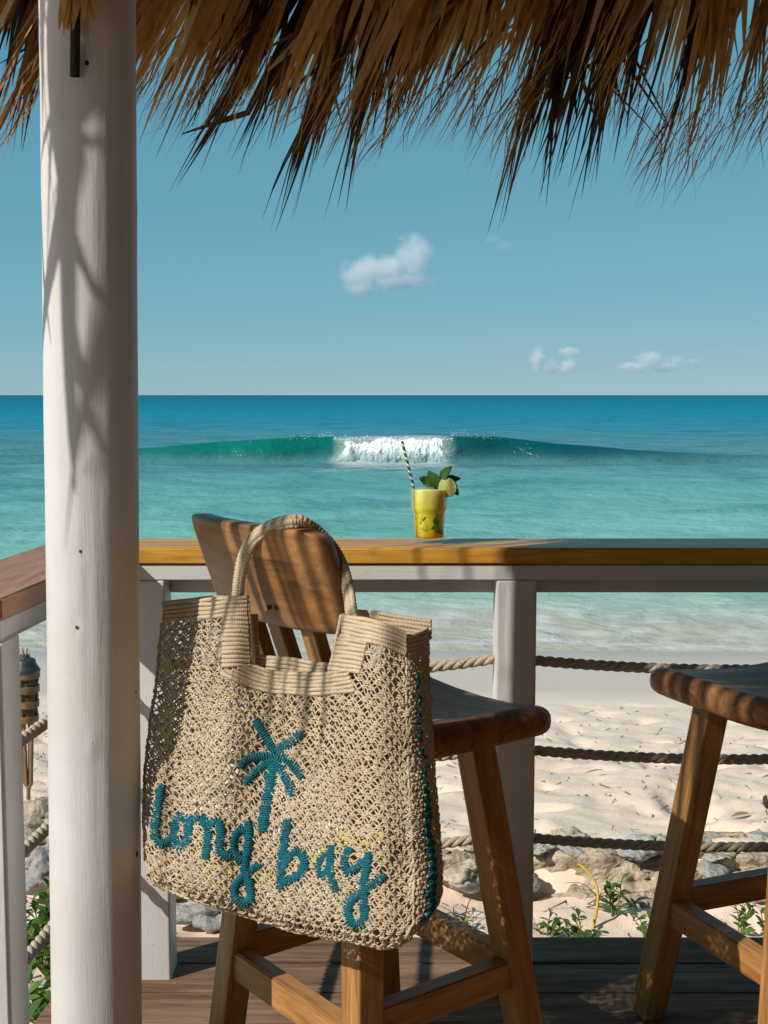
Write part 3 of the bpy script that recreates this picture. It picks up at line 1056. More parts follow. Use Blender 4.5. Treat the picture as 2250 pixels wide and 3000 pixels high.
    for (sz, v, q, tone) in strips[:300]:
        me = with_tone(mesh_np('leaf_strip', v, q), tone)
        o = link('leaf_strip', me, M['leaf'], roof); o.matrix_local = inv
    rest = [(v, q, t) for (_, v, q, t) in strips[300:]]
    # hair-fine frayed fibres at the tips
    for i in range(620):
        xt = rg.uniform(-60, 2320)
        if 1580 < xt < 1690 and rg.random() < 0.6:
            continue
        reach = np.interp(xt, bx, by)
        yt = reach * rg.uniform(0.85, 1.28)
        L = rg.uniform(120, 260)
        sl = rg.normal(0.45, 0.16)
        root, tip = at(xt + L * sl, yt - L, YF - 0.02), at(xt, yt, YF - 0.04 + rg.normal(0, 0.03))
        v, q = strip_geo(root, tip, rg.uniform(2.0, 4.5) / FPX * YF, rg, 9, 0.06)[0]
        rest.append((v, q, float(np.clip(rg.normal(0.62, 0.12), 0.2, 0.95))))
    # curled fibres
    for (cx_, cy_, rr, n_) in ((1100, 240, 90, 14), (1180, 260, 70, 10), (1340, 350, 40, 4), (2190, 330, 40, 6), (1140, 290, 60, 8)):
        for j in range(n_):
            a0, da = rg.uniform(2.0, 4.2), rg.uniform(1.0, 2.2)
            ph = np.linspace(a0, a0 + da, 12)
            r_ = rr * rg.uniform(0.6, 1.4)
            ox, oy = rg.normal(0, 30, 2)
            pts = np.array([at(cx_ + ox + r_ * math.cos(p), cy_ + oy - 0.6 * r_ * math.sin(p), YF - 0.05) for p in ph])
            v, q = ribbon(pts, np.full(12, 2.6 / FPX * YF), (0.3, 1, 0))
            rest.append((v, q, 0.6))
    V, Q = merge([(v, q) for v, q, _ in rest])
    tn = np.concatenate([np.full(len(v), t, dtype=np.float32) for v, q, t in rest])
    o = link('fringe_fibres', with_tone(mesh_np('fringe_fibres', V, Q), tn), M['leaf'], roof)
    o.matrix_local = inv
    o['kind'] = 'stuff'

    # the fringe of the side eave, to the left of the view; its shadow falls across column, stools and bar
    side = []
    for i in range(1500):
        y = rg.uniform(-1.2, 3.3)
        low = np.interp(y, [-1.2, 0.9, 1.2, 1.5, 1.7, 1.9, 2.3, 3.3], [2.30, 2.32, 2.40, 2.48, 2.54, 2.50, 2.36, 2.25])
        zt = low + abs(rg.normal(0, 0.08)) - 0.04
        root = (X0 + rg.uniform(-0.05, 0.22), y, ZE + 0.03)
        tip = (X0 + rg.normal(-0.02, 0.05), y + rg.normal(-0.05, 0.09), zt)
        v, q = strip_geo(root, tip, rg.uniform(0.012, 0.034), rg, 7, 0.03)[0]
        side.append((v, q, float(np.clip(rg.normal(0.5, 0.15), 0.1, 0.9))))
    for i in range(95):                       # long loose strands: they stripe the backrest, bar and seats with shade
        y = rg.uniform(0.7, 2.45)
        zt = 2.40 - abs(rg.normal(0, 0.20))
        if i < 16:
            y, zt = rg.uniform(1.30, 1.95), rg.uniform(1.68, 1.86)
        v, q = strip_geo((X0 + 0.05, y, ZE), (X0 + rg.normal(-0.02, 0.05), y + rg.normal(-0.04, 0.05), max(zt, 1.66)), rg.uniform(0.010, 0.028), rg, 9, 0.07)[0]
        side.append((v, q, 0.4))
    for (y, zt, w, dy, bow) in ((1.84, 1.96, 0.040, -0.02, 0.05), (1.80, 1.86, 0.045, 0.03, -0.06), (1.77, 2.05, 0.035, -0.05, 0.04), (1.88, 2.12, 0.030, 0.02, 0.05), (1.73, 1.78, 0.030, 0.0, 0.04),
                               (1.68, 1.62, 0.034, -0.02, 0.02), (1.61, 1.60, 0.030, 0.0, -0.02), (1.545, 1.58, 0.036, -0.01, 0.02), (1.49, 1.62, 0.026, 0.01, 0.01), (1.43, 1.60, 0.036, 0.0, -0.02), (1.38, 1.64, 0.030, 0.0, 0.01),
                               (1.90, 2.20, 0.03, 0.0, 0.03), (1.655, 1.70, 0.05, 0.0, 0.0), (1.52, 1.72, 0.05, 0.0, 0.01), (1.46, 1.70, 0.045, -0.01, 0.0), (1.585, 1.74, 0.04, 0.01, 0.01), (1.75, 1.74, 0.045, 0.0, 0.01), (1.98, 2.02, 0.02, 0.0, 0.02), (2.06, 1.98, 0.022, 0.0, 0.02), (2.14, 2.0, 0.03, 0.0, 0.01)):
        t = np.linspace(0, 1, 11)
        P = np.stack([X0 + 0.02 + 0.01 * np.sin(t * 5), y + dy * t + bow * np.sin(t * np.pi * 1.2), ZE + (zt - ZE) * t], 1)
        v, q = ribbon(P, w * np.interp(t, [0, 0.3, 0.75, 0.92, 1], [0.7, 1, 0.75, 0.4, 0.04]), (0.35, 1, 0), 0.1)
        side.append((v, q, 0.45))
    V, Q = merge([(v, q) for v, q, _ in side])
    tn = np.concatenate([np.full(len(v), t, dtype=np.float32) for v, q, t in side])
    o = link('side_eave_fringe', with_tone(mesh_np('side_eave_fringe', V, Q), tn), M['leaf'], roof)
    o.matrix_local = inv
    o['kind'] = 'stuff'

    # a stub of frayed frond nailed to the front of the column
    st = empty('frond_stub', tuple(at(235, 60, COL_Y - 0.11)))
    tag(st, 'frayed tan palm frond stub with a dark stalk at the column top', 'palm frond')
    off = np.array(st.location)
    for i in range(15):
        f = i / 14.0
        x1 = 178 + 112 * f + rg.normal(0, 5)
        y1 = np.interp(f, [0, 0.25, 0.5, 0.75, 1], [88, 92, 62, 60, 40]) + rg.normal(0, 8)
        pr, pt = at(215 + 40 * f, -130, COL_Y - 0.125), at(x1, y1, COL_Y - 0.135 - 0.02 * rg.random())
        v, q = strip_geo(pr, pt, 13 / FPX * 2.2, rg, 7, 0.01)[0]
        n_ = 7
        # blunt, torn ends instead of fine tips
        P = np.array(v).reshape(n_, 3, 3); mid = P[:, 1:2]
        P = mid + (P - mid) * (np.interp(np.arange(n_), [0, 3, 6], [1, 1.3, 9]))[:, None, None] * 0.8
        P[:, :, 0] = np.clip(P[:, :, 0], mid[:, :, 0] - 0.006, mid[:, :, 0] + 0.006)
        link('leaf_strip', with_tone(mesh_np('leaf_strip', P.reshape(-1, 3) - off, q), float(rg.uniform(0.75, 1.0))), M['leaf'], st)
    pts = [at(224, -120, COL_Y - 0.10), at(221, 60, COL_Y - 0.098), at(219, 225, COL_Y - 0.094)]
    v, q = tubes(np.array([smooth_path([tuple(p) for p in pts], 9)]), np.array([[[0.006, 0.0085]] * 9]), (0, -1, 0), 8)
    link('stalk', mesh_np('stalk', np.asarray(v) - off, q), mat_plain('dark_stalk', (0.018, 0.013, 0.010), 0.7), st)


build_roof()

# ================================================================== STOOLS
def seat_mesh(hl, y0, y1, thick, name='seat'):
    """saddle seat: ends of the sideways curve rise, thick rounded rim"""
    yc, hy = (y0 + y1) / 2, (y1 - y0) / 2
    rings = []
    # concentric superellipse rings from the middle of the top, round the rim, to the middle of the underside
    levels = [(s, 't') for s in np.linspace(0.02, 0.90, 14)] + [(0, a) for a in np.linspace(80, -80, 9)] + [(s, 'b') for s in np.linspace(0.90, 0.02, 8)]
    V = []
    ang = np.arange(96) / 96 * 2 * np.pi
    ex = 2 / 5.2
    cx = np.sign(np.cos(ang)) * np.abs(np.cos(ang)) ** ex
    cy = np.sign(np.sin(ang)) * np.abs(np.sin(ang)) ** ex
    def top_z(x, y):
        u = x / hl
        w = (y - yc) / hy
        return 0.034 * np.abs(u) ** 2.2 - 0.016 + 0.010 * np.clip(-w, 0, 1) ** 2 - 0.012 * np.clip(w, 0, 1) ** 3
    for s, kind in levels:
        if kind == 't':
            X, Y = hl * s * cx, yc + hy * s * cy
            Z = top_z(X, Y)
        elif kind == 'b':
            X, Y = hl * s * cx, yc + hy * s * cy
            Z = top_z(hl * 0.93 * s * cx, yc + hy * 0.93 * s * cy) * 0.75 - thick
        else:
            a = R(kind)
            s2 = 0.90 + 0.10 * math.cos(a)
            X, Y = hl * s2 * cx, yc + hy * s2 * cy
            zt = top_z(hl * 0.9 * cx, yc + hy * 0.9 * cy)
            zb = zt * 0.75 - thick
            Z = (zt + zb) / 2 + (zt - zb) / 2 * np.sign(math.sin(a)) * abs(math.sin(a)) ** 0.8
        V.append(np.stack([X, Y, Z], 1))
    V = np.array(V)
    n, m = V.shape[:2]
    idx = np.arange(n * m).reshape(n, m)
    i0, i1 = idx[:-1], idx[1:]
    Q = np.stack([i0, i1, np.roll(i1, -1, 1), np.roll(i0, -1, 1)], axis=-1).reshape(-1, 4)
    caps = [idx[0][::1], idx[-1][::-1]]
    Vf = V.reshape(-1, 3)
    # close the two tiny holes with fans
    c0 = len(Vf); Vf = np.vstack([Vf, V[0].mean(0), V[-1].mean(0)])
    t0 = np.stack([np.full(m, c0), idx[0], np.roll(idx[0], -1)], 1)
    t1 = np.stack([np.full(m, c0 + 1), np.roll(idx[-1], -1), idx[-1]], 1)
    return mesh_np(name, Vf, [Q, np.concatenate([t0, t1])])


SEAT_Z = 0.745


def make_stool(loc, rz, label):
    st = empty('bar_stool', (loc[0], loc[1], 0), rz)
    tag(st, label, 'bar stool', 'wooden bar stools at the railing')
    S = 0.0561
    ztop = SEAT_Z - 0.066
    top = {'A': (-0.1705, -0.157), 'B': (0.1705, -0.157), 'C': (0.1705, 0.1155), 'D': (-0.1705, 0.1155)}
    bot = {'A': (-0.2447, -0.2092), 'B': (0.2447, -0.2092), 'C': (0.2447, 0.2092), 'D': (-0.2447, 0.2092)}
    def leg_at(kx, z):
        t = z / ztop
        return Vector((bot[kx][0] * (1 - t) + top[kx][0] * t, bot[kx][1] * (1 - t) + top[kx][1] * t, z))
    for kx in 'ABCD':
        bar('leg', leg_at(kx, DECK_Z + 0.001), leg_at(kx, ztop), S, S, (1, 0, 0), M['teak'], st, 0.004, w1=S, d1=S, ext1=0.012)
    for a, b, z, h in (('A', 'B', 0.190, 0.062), ('D', 'C', 0.232, 0.060), ('A', 'D', 0.215, 0.060), ('B', 'C', 0.228, 0.060)):
        p, q = leg_at(a, z), leg_at(b, z)
        d = (q - p).normalized()
        m, L = bar_matrix(p + d * 0.026, q - d * 0.026, (0, 0, 1))
        bm = box_bm(-h / 2, h / 2, -0.019, 0.019, 0, L)
        bmesh.ops.bevel(bm, geom=list(bm.edges), offset=0.003, segments=2, affect='EDGES')
        link('stretcher', bm_mesh('stretcher', bm), M['teak'], st, m)
    o = link('seat', seat_mesh(0.256, -0.185, 0.298, 0.060), M['teak_seat'], st)
    o.location = (0, 0, SEAT_Z)
    # back: spindles and a broad curved top board
    zb0, zb1 = 0.936, 1.124
    def back_y(z):
        return -0.150 - (z - 0.72) * 0.36
    for x in (-0.112, -0.010, 0.092):
        bar('spindle', (x, back_y(0.70) + 0.0, SEAT_Z - 0.022), (x * 1.02, back_y(0.95) + 0.040 * abs((x + 0.0165) / 0.2235) ** 2.4 + 0.006, 0.958), 0.044, 0.026, (1, 0, 0), M['teak'], st, 0.003)
    # curved board, rounded rim
    nu, nr = 61, 24
    W, Hh = 0.2235, (zb1 - zb0) / 2
    us = np.linspace(-1, 1, nu)
    V = []
    for u in us:
        e = abs(u)
        rad = np.clip((1 - e) / 0.20, 0, 1)
        corner = 1 - 0.30 * (1 - math.sqrt(max(0, 1 - (1 - rad) ** 2)))
        th = 0.026 * (1 - 0.35 * (1 - rad) ** 2)
        if e > 0.999: th *= 0.55; corner *= 0.94
        x = W * u - 0.0165
        yc = 0.040 * e ** 2.4
        sl = 0.040 * 2.4 * e ** 1.4 / W * (1 if u > 0 else -1)
        nx, ny = -sl / math.hypot(1, sl), 1 / math.hypot(1, sl)
        ring = []
        for j in range(nr):
            a = 2 * math.pi * j / nr
            cz = math.copysign(abs(math.sin(a)) ** 0.28, math.sin(a)) * Hh * corner
            cn = math.copysign(abs(math.cos(a)) ** 0.30, math.cos(a)) * th
            zz = (zb0 + zb1) / 2 + cz - 0.006 * (1 - e * e) * (1 if cz < 0 else 0)
            ring.append((x + nx * cn, back_y(zz) + yc + ny * cn, zz))
        V.append(ring)
    V = np.array(V)
    idx = np.arange(nu * nr).reshape(nu, nr)
    i0, i1 = idx[:-1], idx[1:]
    Q = np.stack([i0, np.roll(i0, -1, 1), np.roll(i1, -1, 1), i1], axis=-1).reshape(-1, 4)
    Vf = V.reshape(-1, 3)
    c0 = len(Vf); Vf = np.vstack([Vf, V[0].mean(0), V[-1].mean(0)])
    t0 = np.stack([np.full(nr, c0), np.roll(idx[0], -1), idx[0]], 1)
    t1 = np.stack([np.full(nr, c0 + 1), idx[-1], np.roll(idx[-1], -1)], 1)
    bb = link('backrest', mesh_np('backrest', Vf, [Q, np.concatenate([t0, t1])]), M['teak_back'], st)
    plug = mat_plain('dark_plug', (0.05, 0.03, 0.02), 0.6)
    for (x, dz) in ((-0.045, 0.0), (0.035, 0.004), (0.058, 0.006)):
        bm = bmesh.new()
        bmesh.ops.create_cone(bm, cap_ends=True, segments=12, radius1=0.0055, radius2=0.005, depth=0.003)
        z = zb0 + 0.030 + dz
        m = Matrix.Translation((x, back_y(z) - 0.0262 + 0.040 * abs(x / W) ** 2.4, z)) @ Matrix.Rotation(R(90 - 15), 4, 'X')
        po = link('screw_plug', bm_mesh('screw_plug', bm), plug, bb, m)
    return st


M['teak_back'] = mat_wood('teak_back', (0.17, 0.070, 0.022), (0.32, 0.148, 0.046), (0.41, 0.21, 0.070), 0.7, 'x', 0.42, 0.4, coat=0.06)
STOOL1 = ((-0.0186, 2.4594), R(-52.7))
make_stool(*STOOL1, 'wooden bar stool with the woven tote bag hung over its backrest')
make_stool((0.9106, 2.6426), R(22.2), 'wooden bar stool cut off by the photo edge, without a bag')

# ================================================================== WOVEN TOTE BAG
def mat_jute(name, c0, c1, c2, bump=0.5, sheen=0.12):
    k = NT(name)
    c = k.coords('Object')
    n = k.noise(c, 420.0, 3, 0.6)
    w = k.noise(c, 14.0, 4, 0.6)
    col = k.ramp(n, [(0.3, c0), (0.5, c1), (0.72, c2)])
    col = k.mix(col, k.ramp(w, [(0.3, (0.80, 0.76, 0.70)), (0.65, (1.08, 1.07, 1.05))]), 0.8, 'MULTIPLY')
    p = k.principled(col, 0.72, k.bump(n, bump, 0.0012), 0.3)
    p.inputs['Sheen Weight'].default_value = sheen
    tr = k.n('ShaderNodeBsdfTranslucent', ins={'Color': col})
    mx = k.n('ShaderNodeMixShader', ins={0: 0.10, 1: p.outputs[0], 2: tr.outputs[0]})
    return k.done(mx)


M['jute'] = mat_jute('jute_cord', (0.42, 0.325, 0.205), (0.59, 0.485, 0.335), (0.70, 0.60, 0.445))
M['teal_yarn'] = mat_jute('teal_yarn', (0.001, 0.075, 0.110), (0.002, 0.130, 0.175), (0.004, 0.185, 0.235), 0.35, 0.0)

BH = np.array([0.829, -0.559, 0.0])
BN = np.array([-0.559, -0.829, 0.0])                     # towards the viewer
BP0 = np.array(at(720, 1800, 2.225))
TILT = 0.21
BNN = BN + np.array([0, 0, TILT])
BCONST = BN @ np.array([BP0[0], BP0[1], 0]) + TILT * 0.99
CAMV = np.array([0, 0, CAMH])


def bag_plane(px, py):
    px, py = np.asarray(px, float), np.asarray(py, float)
    x = (px - CX) / FPX; v = (CY - py) / FPX
    d = np.stack([x, np.cos(PITCH) + v * np.sin(PITCH), -np.sin(PITCH) + v * np.cos(PITCH)], axis=-1)
    t = (BCONST - CAMV @ BNN) / (d @ BNN)
    return CAMV + d * t[..., None]


def bag_fold(px, py):
    """depth of the folds, towards the viewer"""
    px, py = np.asarray(px, float), np.asarray(py, float)
    v = np.clip((py - 1760) / 960, 0, 1.1)
    f = 0.012 * np.sin((px - 440) / 250 * np.pi) * np.clip(px - 420, 0, 60) / 60
    f = f + 0.016 * np.exp(-((px - 690 + 60 * v) / 45) ** 2) * (1 - 0.6 * v)
    f = f - 0.028 * np.exp(-((px - 560 + 70 * v) / 40) ** 2) * (1 - 0.5 * v)
    f = f - 0.030 * np.exp(-((px - 860) / 130) ** 2) * np.exp(-((v - 0.42) / 0.30) ** 2)
    f = f + 0.020 * np.exp(-((px - 1110 - 20 * v) / 55) ** 2) * (1 - 0.4 * v)
    f = f + 0.012 * np.exp(-((v - 0.75) / 0.22) ** 2) * np.clip((px - 430) / 120, 0, 1) * np.clip((1200 - px) / 120, 0, 1)
    f = f + 0.030 * np.exp(-((px - 440) / 90) ** 2) * np.clip((v - 0.35) / 0.4, 0, 1) * np.clip((1.06 - v) / 0.2, 0, 1)
    f = f + 0.0060 * np.sin(px / 33.0 + 2 * v + np.sin(px / 71.0)) * (1 - 0.5 * v) + 0.002 * np.sin(py / 47 + px / 60)
    return f * np.clip((px - 415) / 50, 0, 1)


def project(P):
    z = P[..., 2] - CAMH
    d = P[..., 1] * math.cos(PITCH) - z * math.sin(PITCH)
    u = P[..., 1] * math.sin(PITCH) + z * math.cos(PITCH)
    return CX + FPX * P[..., 0] / d, CY - FPX * u / d


def bag(px, py, off=0.0):
    """point of the front panel; the folds slide it sideways, so step back to where the outline was measured"""
    px, py = np.asarray(px, float), np.asarray(py, float)
    qx, qy = px.copy(), py.copy()
    f = (bag_fold(px, py) + off)[..., None]
    for _ in range(3):
        P = bag_plane(qx, qy) + BN * f
        ax, ay = project(P)
        qx += px - ax
        qy += py - ay
    return bag_plane(qx, qy) + BN * f


def edge_l(v): return np.interp(v, [0, 0.1, 0.3, 0.45, 0.65, 0.8, 0.95, 1.0], [478, 470, 456, 436, 421, 418, 424, 440])
def edge_r(v): return np.interp(v, [0, 0.2, 0.5, 0.8, 0.95, 1.0], [1192, 1192, 1200, 1216, 1212, 1180])
def edge_t(u): return np.interp(u, [0, 0.36, 0.72, 0.85, 1], [1762, 1742, 1796, 1816, 1850])
def edge_b(u): return np.interp(u, [0, 0.04, 0.12, 0.3, 0.57, 0.73, 0.93, 0.98, 1.0], [2560, 2592, 2622, 2668, 2731, 2754, 2780, 2776, 2755])


def uv_px(u, v):
    return edge_l(v) * (1 - u) + edge_r(v) * u, edge_t(u) * (1 - v) + edge_b(u) * v


def in_band(px, py):
    a = (px < 735) & (py < 1828 - (px - 475) * 0.10)
    b = (px > 657) & (px < 735) & (py < 1985)
    c = (px > 650) & (px < 1030) & (py < np.interp(px, [640, 700, 772, 1018, 1050], [1965, 1998, 2026, 2034, 2015])) & ((px > 657) | (py > 1930))
    d = (px > 965) & (px < 1072) & (py < np.interp(px, [965, 1022, 1040, 1072], [2022, 2022, 1985, 1965]))
    e = (px >= 1000) & (py < np.interp(px, [1000, 1085, 1195], [1872, 1890, 1930]))
    return a | b | c | d | e


def net(surf, nu, nv, keep, rad, jit, seed, out_dir, sides=5):
    """macrame net: knots in staggered rows, each tied to the two below by pairs of bowed cords"""
    rg = np.random.default_rng(seed)
    parts = []
    U = np.zeros((nv, nu)); Vv = np.zeros((nv, nu)); K = np.zeros((nv, nu), bool)
    for j in range(nv):
        for i in range(nu):
            U[j, i] = (i + (0.5 if j % 2 else 0.0) + 0.25) / nu
            Vv[j, i] = (j + 0.5) / nv
    U = np.clip(U + rg.normal(0, jit / nu, U.shape), 0.0, 1.0); Vv = np.clip(Vv + rg.normal(0, jit / nv, U.shape), 0, 1)
    P = surf(U, Vv)
    K = keep(U, Vv)
    du = surf(np.clip(U + 0.004, 0, 1), Vv) - surf(np.clip(U - 0.004, 0, 1), Vv)
    du /= np.linalg.norm(du, axis=-1, keepdims=True) + 1e-9
    dv = surf(U, np.clip(Vv + 0.004, 0, 1)) - surf(U, np.clip(Vv - 0.004, 0, 1))
    dv /= np.linalg.norm(dv, axis=-1, keepdims=True) + 1e-9
    out = np.broadcast_to(out_dir, P.shape)
    cords = []
    t = np.array([0, 0.3, 0.7, 1.0])
    for j in range(nv - 1):
        for side in (0, 1):
            if j % 2 == 0:
                i2 = np.arange(nu) - (1 - side)
            else:
                i2 = np.arange(nu) + side
            ok = (i2 >= 0) & (i2 < nu)
            i1 = np.arange(nu)[ok]; i2 = i2[ok]
            kk = K[j + 1, i2] & (K[j, i1] | (Vv[j, i1] > 0.0))
            kk &= K[j, i1] | keep(U[j, i1], Vv[j, i1] + 0.035)
            i1 = i1[kk]; i2 = i2[kk]
            if not len(i1):
                continue
            a, b = P[j, i1], P[j + 1, i2]
            d = b - a
            L = np.linalg.norm(d, axis=1, keepdims=True)
            o = out[j, i1]
            sp = np.cross(d / L, o)
            for s in (-1, 1):
                bow = s * L * rg.uniform(0.15, 0.27, (len(i1), 1))
                pts = []
                for q, tt in enumerate(t):
                    w = [0.25, 1, 1, 0.25][q]
                    pts.append(a + d * tt + sp * bow * w + o * ([0.0006, 0.0014, 0.0014, 0.0002][q] + rg.normal(0, 0.0006, (len(i1), 1))))
                cords.append(np.stack(pts, 1))
    C = np.concatenate(cords)
    rr = rad * rg.uniform(0.85, 1.15, (len(C), 1)) * np.ones((1, 4))
    parts.append(tubes(C, rr, out_dir, sides))
    # knots: two small bars across, one lump down the middle
    p, a, b, o = P[K], du[K], dv[K], out[K]
    n = len(p)
    span = np.linalg.norm(surf(np.array([0.5]), np.array([0.5])) - surf(np.array([0.5 + 0.5 / nu]), np.array([0.5])))
    for yy, ln, lift in ((-0.16, 0.72, 0.0016), (0.14, 0.62, 0.0020)):
        pts = []
        tilt = rg.normal(0, 0.15, (n, 1))
        for s, w in ((-1, 0.0), (-0.4, 1.0), (0.4, 1.0), (1, 0.0)):
            pts.append(p + a * (s * span * ln * 0.62) + b * (yy * span + s * span * 0.2 * tilt) + o * (lift * w * 1.5 + 0.0004))
        parts.append(tubes(np.stack(pts, 1), rad * 1.02 * np.ones((n, 4)), out_dir, sides))
    pts = [p + b * (s * span * 0.55) + o * (0.0012 * (1 - abs(s)) + 0.0008) for s in (-1, -0.35, 0.35, 1)]
    parts.append(tubes(np.stack(pts, 1), rad * np.array([[0.7, 1.25, 1.25, 0.7]]) * np.ones((n, 1)), BH, sides))
    return merge(parts)


def ribs(paths, r, bead=0.0034, seed=0, sides=7, out=BN):
    """rows of half-hitch cord; paths are 3-D polylines"""
    rg = np.random.default_rng(seed)
    parts = []
    for P in paths:
        P = np.asarray(P)
        L = np.sum(np.linalg.norm(np.diff(P, axis=0), axis=1))
        n = max(6, int(L / (bead / 4)))
        Q = resample(P, n)
        s = np.linspace(0, L, n) + rg.uniform(0, bead)
        s = s + 0.0006 * np.sin(s * 310 + rg.uniform(0, 6))
        rr = r * (0.86 + 0.22 * np.abs(np.sin(np.pi * s / bead)) ** 0.7)
        rr[0] *= 0.4; rr[-1] *= 0.4
        Q = Q + np.asarray(out) * (0.0007 * np.sin(s * 90 + rg.uniform(0, 6)))[:, None] + np.array([0, 0, 1]) * (0.0006 * np.sin(s * 60 + rg.uniform(0, 6)))[:, None]
        parts.append(tubes(Q[None], rr[None], out, sides))
    return merge(parts)


def px_path(pts, off=0.003, n=24):
    q = smooth_path(pts, n, 2)
    return bag(q[:, 0], q[:, 1], np.full(len(q), off))


def build_bag():
    base = np.array([-0.20, 2.17, 0.48])
    root = empty('tote_bag', tuple(base))
    tag(root, 'natural jute macrame tote bag with teal lettering and a teal palm tree', 'tote bag')
    inv = Matrix.Translation(tuple(-base))

    def part(name, v, f, mat, label=None, kind=None, parent=root):
        o = link(name, mesh_np(name, v, f), mat, parent)
        if parent is root:
            o.matrix_local = inv
        if label: o['label'] = label
        if kind: o['kind'] = kind
        return o

    # front net
    def surf_f(u, v):
        px, py = uv_px(u, v)
        curl = -0.030 * np.clip((v - 0.94) / 0.06, 0, 1) ** 2
        return bag(px, py, curl)
    def keep_f(u, v):
        px, py = uv_px(u, v)
        return ~in_band(px, py)
    v, f = net(surf_f, 27, 50, keep_f, 0.00152, 0.11, 3, BN)
    part('front_panel', v, f, M['jute'], kind='stuff')

    def gap(px, py):
        return np.interp(px, [430, 520, 700, 1000, 1200], [0.012, 0.024, 0.032, 0.042, 0.075])
    def surf_b(u, v):
        px, py = uv_px(u, v)
        curl = 0.010 * np.clip((v - 0.94) / 0.06, 0, 1) ** 2
        return bag_plane(px, py) + BN * (0.3 * bag_fold(px, py) - gap(px, py) + curl)[..., None]
    def keep_b(u, v):
        px, py = uv_px(u, v)
        return ~in_band(px, py + 6)
    v, f = net(surf_b, 30, 52, keep_b, 0.00155, 0.12, 9, BN, 4)
    part('back_panel', v, f, M['jute'], kind='stuff')

    # right-hand gusset and bottom
    def surf_g(u, v):
        py = 1856 + v * (2752 - 1856)
        px = edge_r(np.clip((py - 1850) / 905, 0, 1))
        p = bag(px, py, 0.0 * px)
        g = np.interp(v, [0, 0.1, 0.6, 1.0], [0.062, 0.066, 0.078, 0.084])
        sag = 0.012 * np.sin(np.pi * u) * (0.4 + 0.6 * v)
        lift = np.interp(v, [0, 0.85, 1], [0.0, 0.0, 0.035]) * u
        return p - BN * (g * u)[..., None] + BH * sag[..., None] + np.array([0, 0, 1]) * (lift + 0.004 * u)[..., None]
    v, f = net(surf_g, 6, 64, lambda u, v: v > 0.075, 0.0015, 0.13, 13, BH * 0.9 + BN * 0.3, 5)
    part('side_panel', v, f, M['jute'], kind='stuff')
    def surf_u(u, v):
        px = 440 + 740 * u
        py = edge_b(u) - 4
        p = bag(px, py, np.full_like(px, -0.030))
        return p - BN * (v * (gap(px, py) - 0.03 + 0.002))[..., None]
    v, f = net(surf_u, 34, 5, lambda u, v: v > -1, 0.0017, 0.12, 17, np.array([0, 0, -1.0]), 4)
    part('base_panel', v, f, M['jute'], kind='stuff')
    # thick knotted lower edge
    us = np.linspace(0.005, 0.995, 150)
    px, py = uv_px(us, np.full_like(us, 0.995))
    low = bag(px, py, np.full_like(px, -0.030)) + np.random.default_rng(2).normal(0, 0.0009, (150, 3))
    v1, f1 = ribs([low, low - BN * 0.006 + np.array([0, 0, 0.003])], 0.0036, 0.0065, 4)
    vs = np.linspace(0.08, 0.98, 130)
    px, py = uv_px(np.full_like(vs, 0.003), vs)
    le = bag(px, py, np.full_like(px, -0.002)) + np.random.default_rng(3).normal(0, 0.0008, (130, 3))
    v2, f2 = ribs([le], 0.0030, 0.0075, 5)
    px, py = uv_px(np.full_like(vs, 0.997), vs)
    re_ = bag(px, py, np.full_like(px, 0.0)) + np.random.default_rng(4).normal(0, 0.0007, (130, 3))
    v3, f3 = ribs([re_], 0.0026, 0.0075, 6)
    v, f = merge([(v1, f1), (v2, f2), (v3, f3)])
    part('edge_cord', v, f, M['jute'])

    # ribbed rims
    rr = 12.6 / FPX * 2.27 / 2
    P = []
    for i in range(5):                                              # top left, running out into the handle
        yl, yr = 1768 + 12.6 * i, 1752 + 12.2 * i
        P.append(px_path([(477, yl), (540, yl - 7), (600, yl - 9), (660, yr), (724, yr - 1)]))
    for i in range(12):                                             # left of the opening
        y = 1811 + 12.4 * i
        P.append(px_path([(654 - 0.3 * i, y + 1), (700, y), (727 + 0.5 * i, y + 2)], n=10))
    v, f = ribs(P, rr * 1.05, seed=1)
    part('rim_band', v, f, M['jute'])
    P = []
    for i in range(6):                                              # below the opening
        P.append(px_path([(727 - 16 * i, 1948 + 4.2 * i), (770 - 10 * i, 1962 + 9 * i), (810 - 4 * i, 1972 + 10.6 * i), (890, 1976 + 11.2 * i), (960, 1974 + 11.4 * i), (1020 + 4 * i, 1962 + 11.8 * i)]))
    v, f = ribs(P, rr * 1.0, seed=2)
    part('rim_band', v, f, M['jute'])
    P = []
    for i in range(6):                                              # top right
        P.append(px_path([(1003, 1804 + 11.6 * i), (1050, 1812 + 11.8 * i), (1100, 1822 + 12 * i), (1150, 1838 + 12 * i), (1190, 1856 + 12 * i)]))
    for i in range(8):                                              # right of the opening
        y = 1874 + 12.4 * i
        P.append(px_path([(992 - 4.2 * i, y - 2), (1030, y + 2), (1078 - 3 * i, y + 9)], n=10))
    v, f = ribs(P, rr * 1.04, seed=3)
    part('rim_band', v, f, M['jute'])
    P = []
    for i in range(6):                                              # round the side
        vv = np.full(8, 0.012 + 0.0135 * i)
        P.append(surf_g(np.linspace(0, 1, 8), vv))
    v, f = ribs(P, rr * 1.0, seed=4, out=(0.7, -0.7, 0))
    part('rim_band', v, f, M['jute'])
    P = []
    def back_path(pts):
        q = smooth_path(pts, 24, 2)
        return bag_plane(q[:, 0], q[:, 1]) + BN * (0.3 * bag_fold(q[:, 0], q[:, 1]) - gap(q[:, 0], q[:, 1]))[:, None]
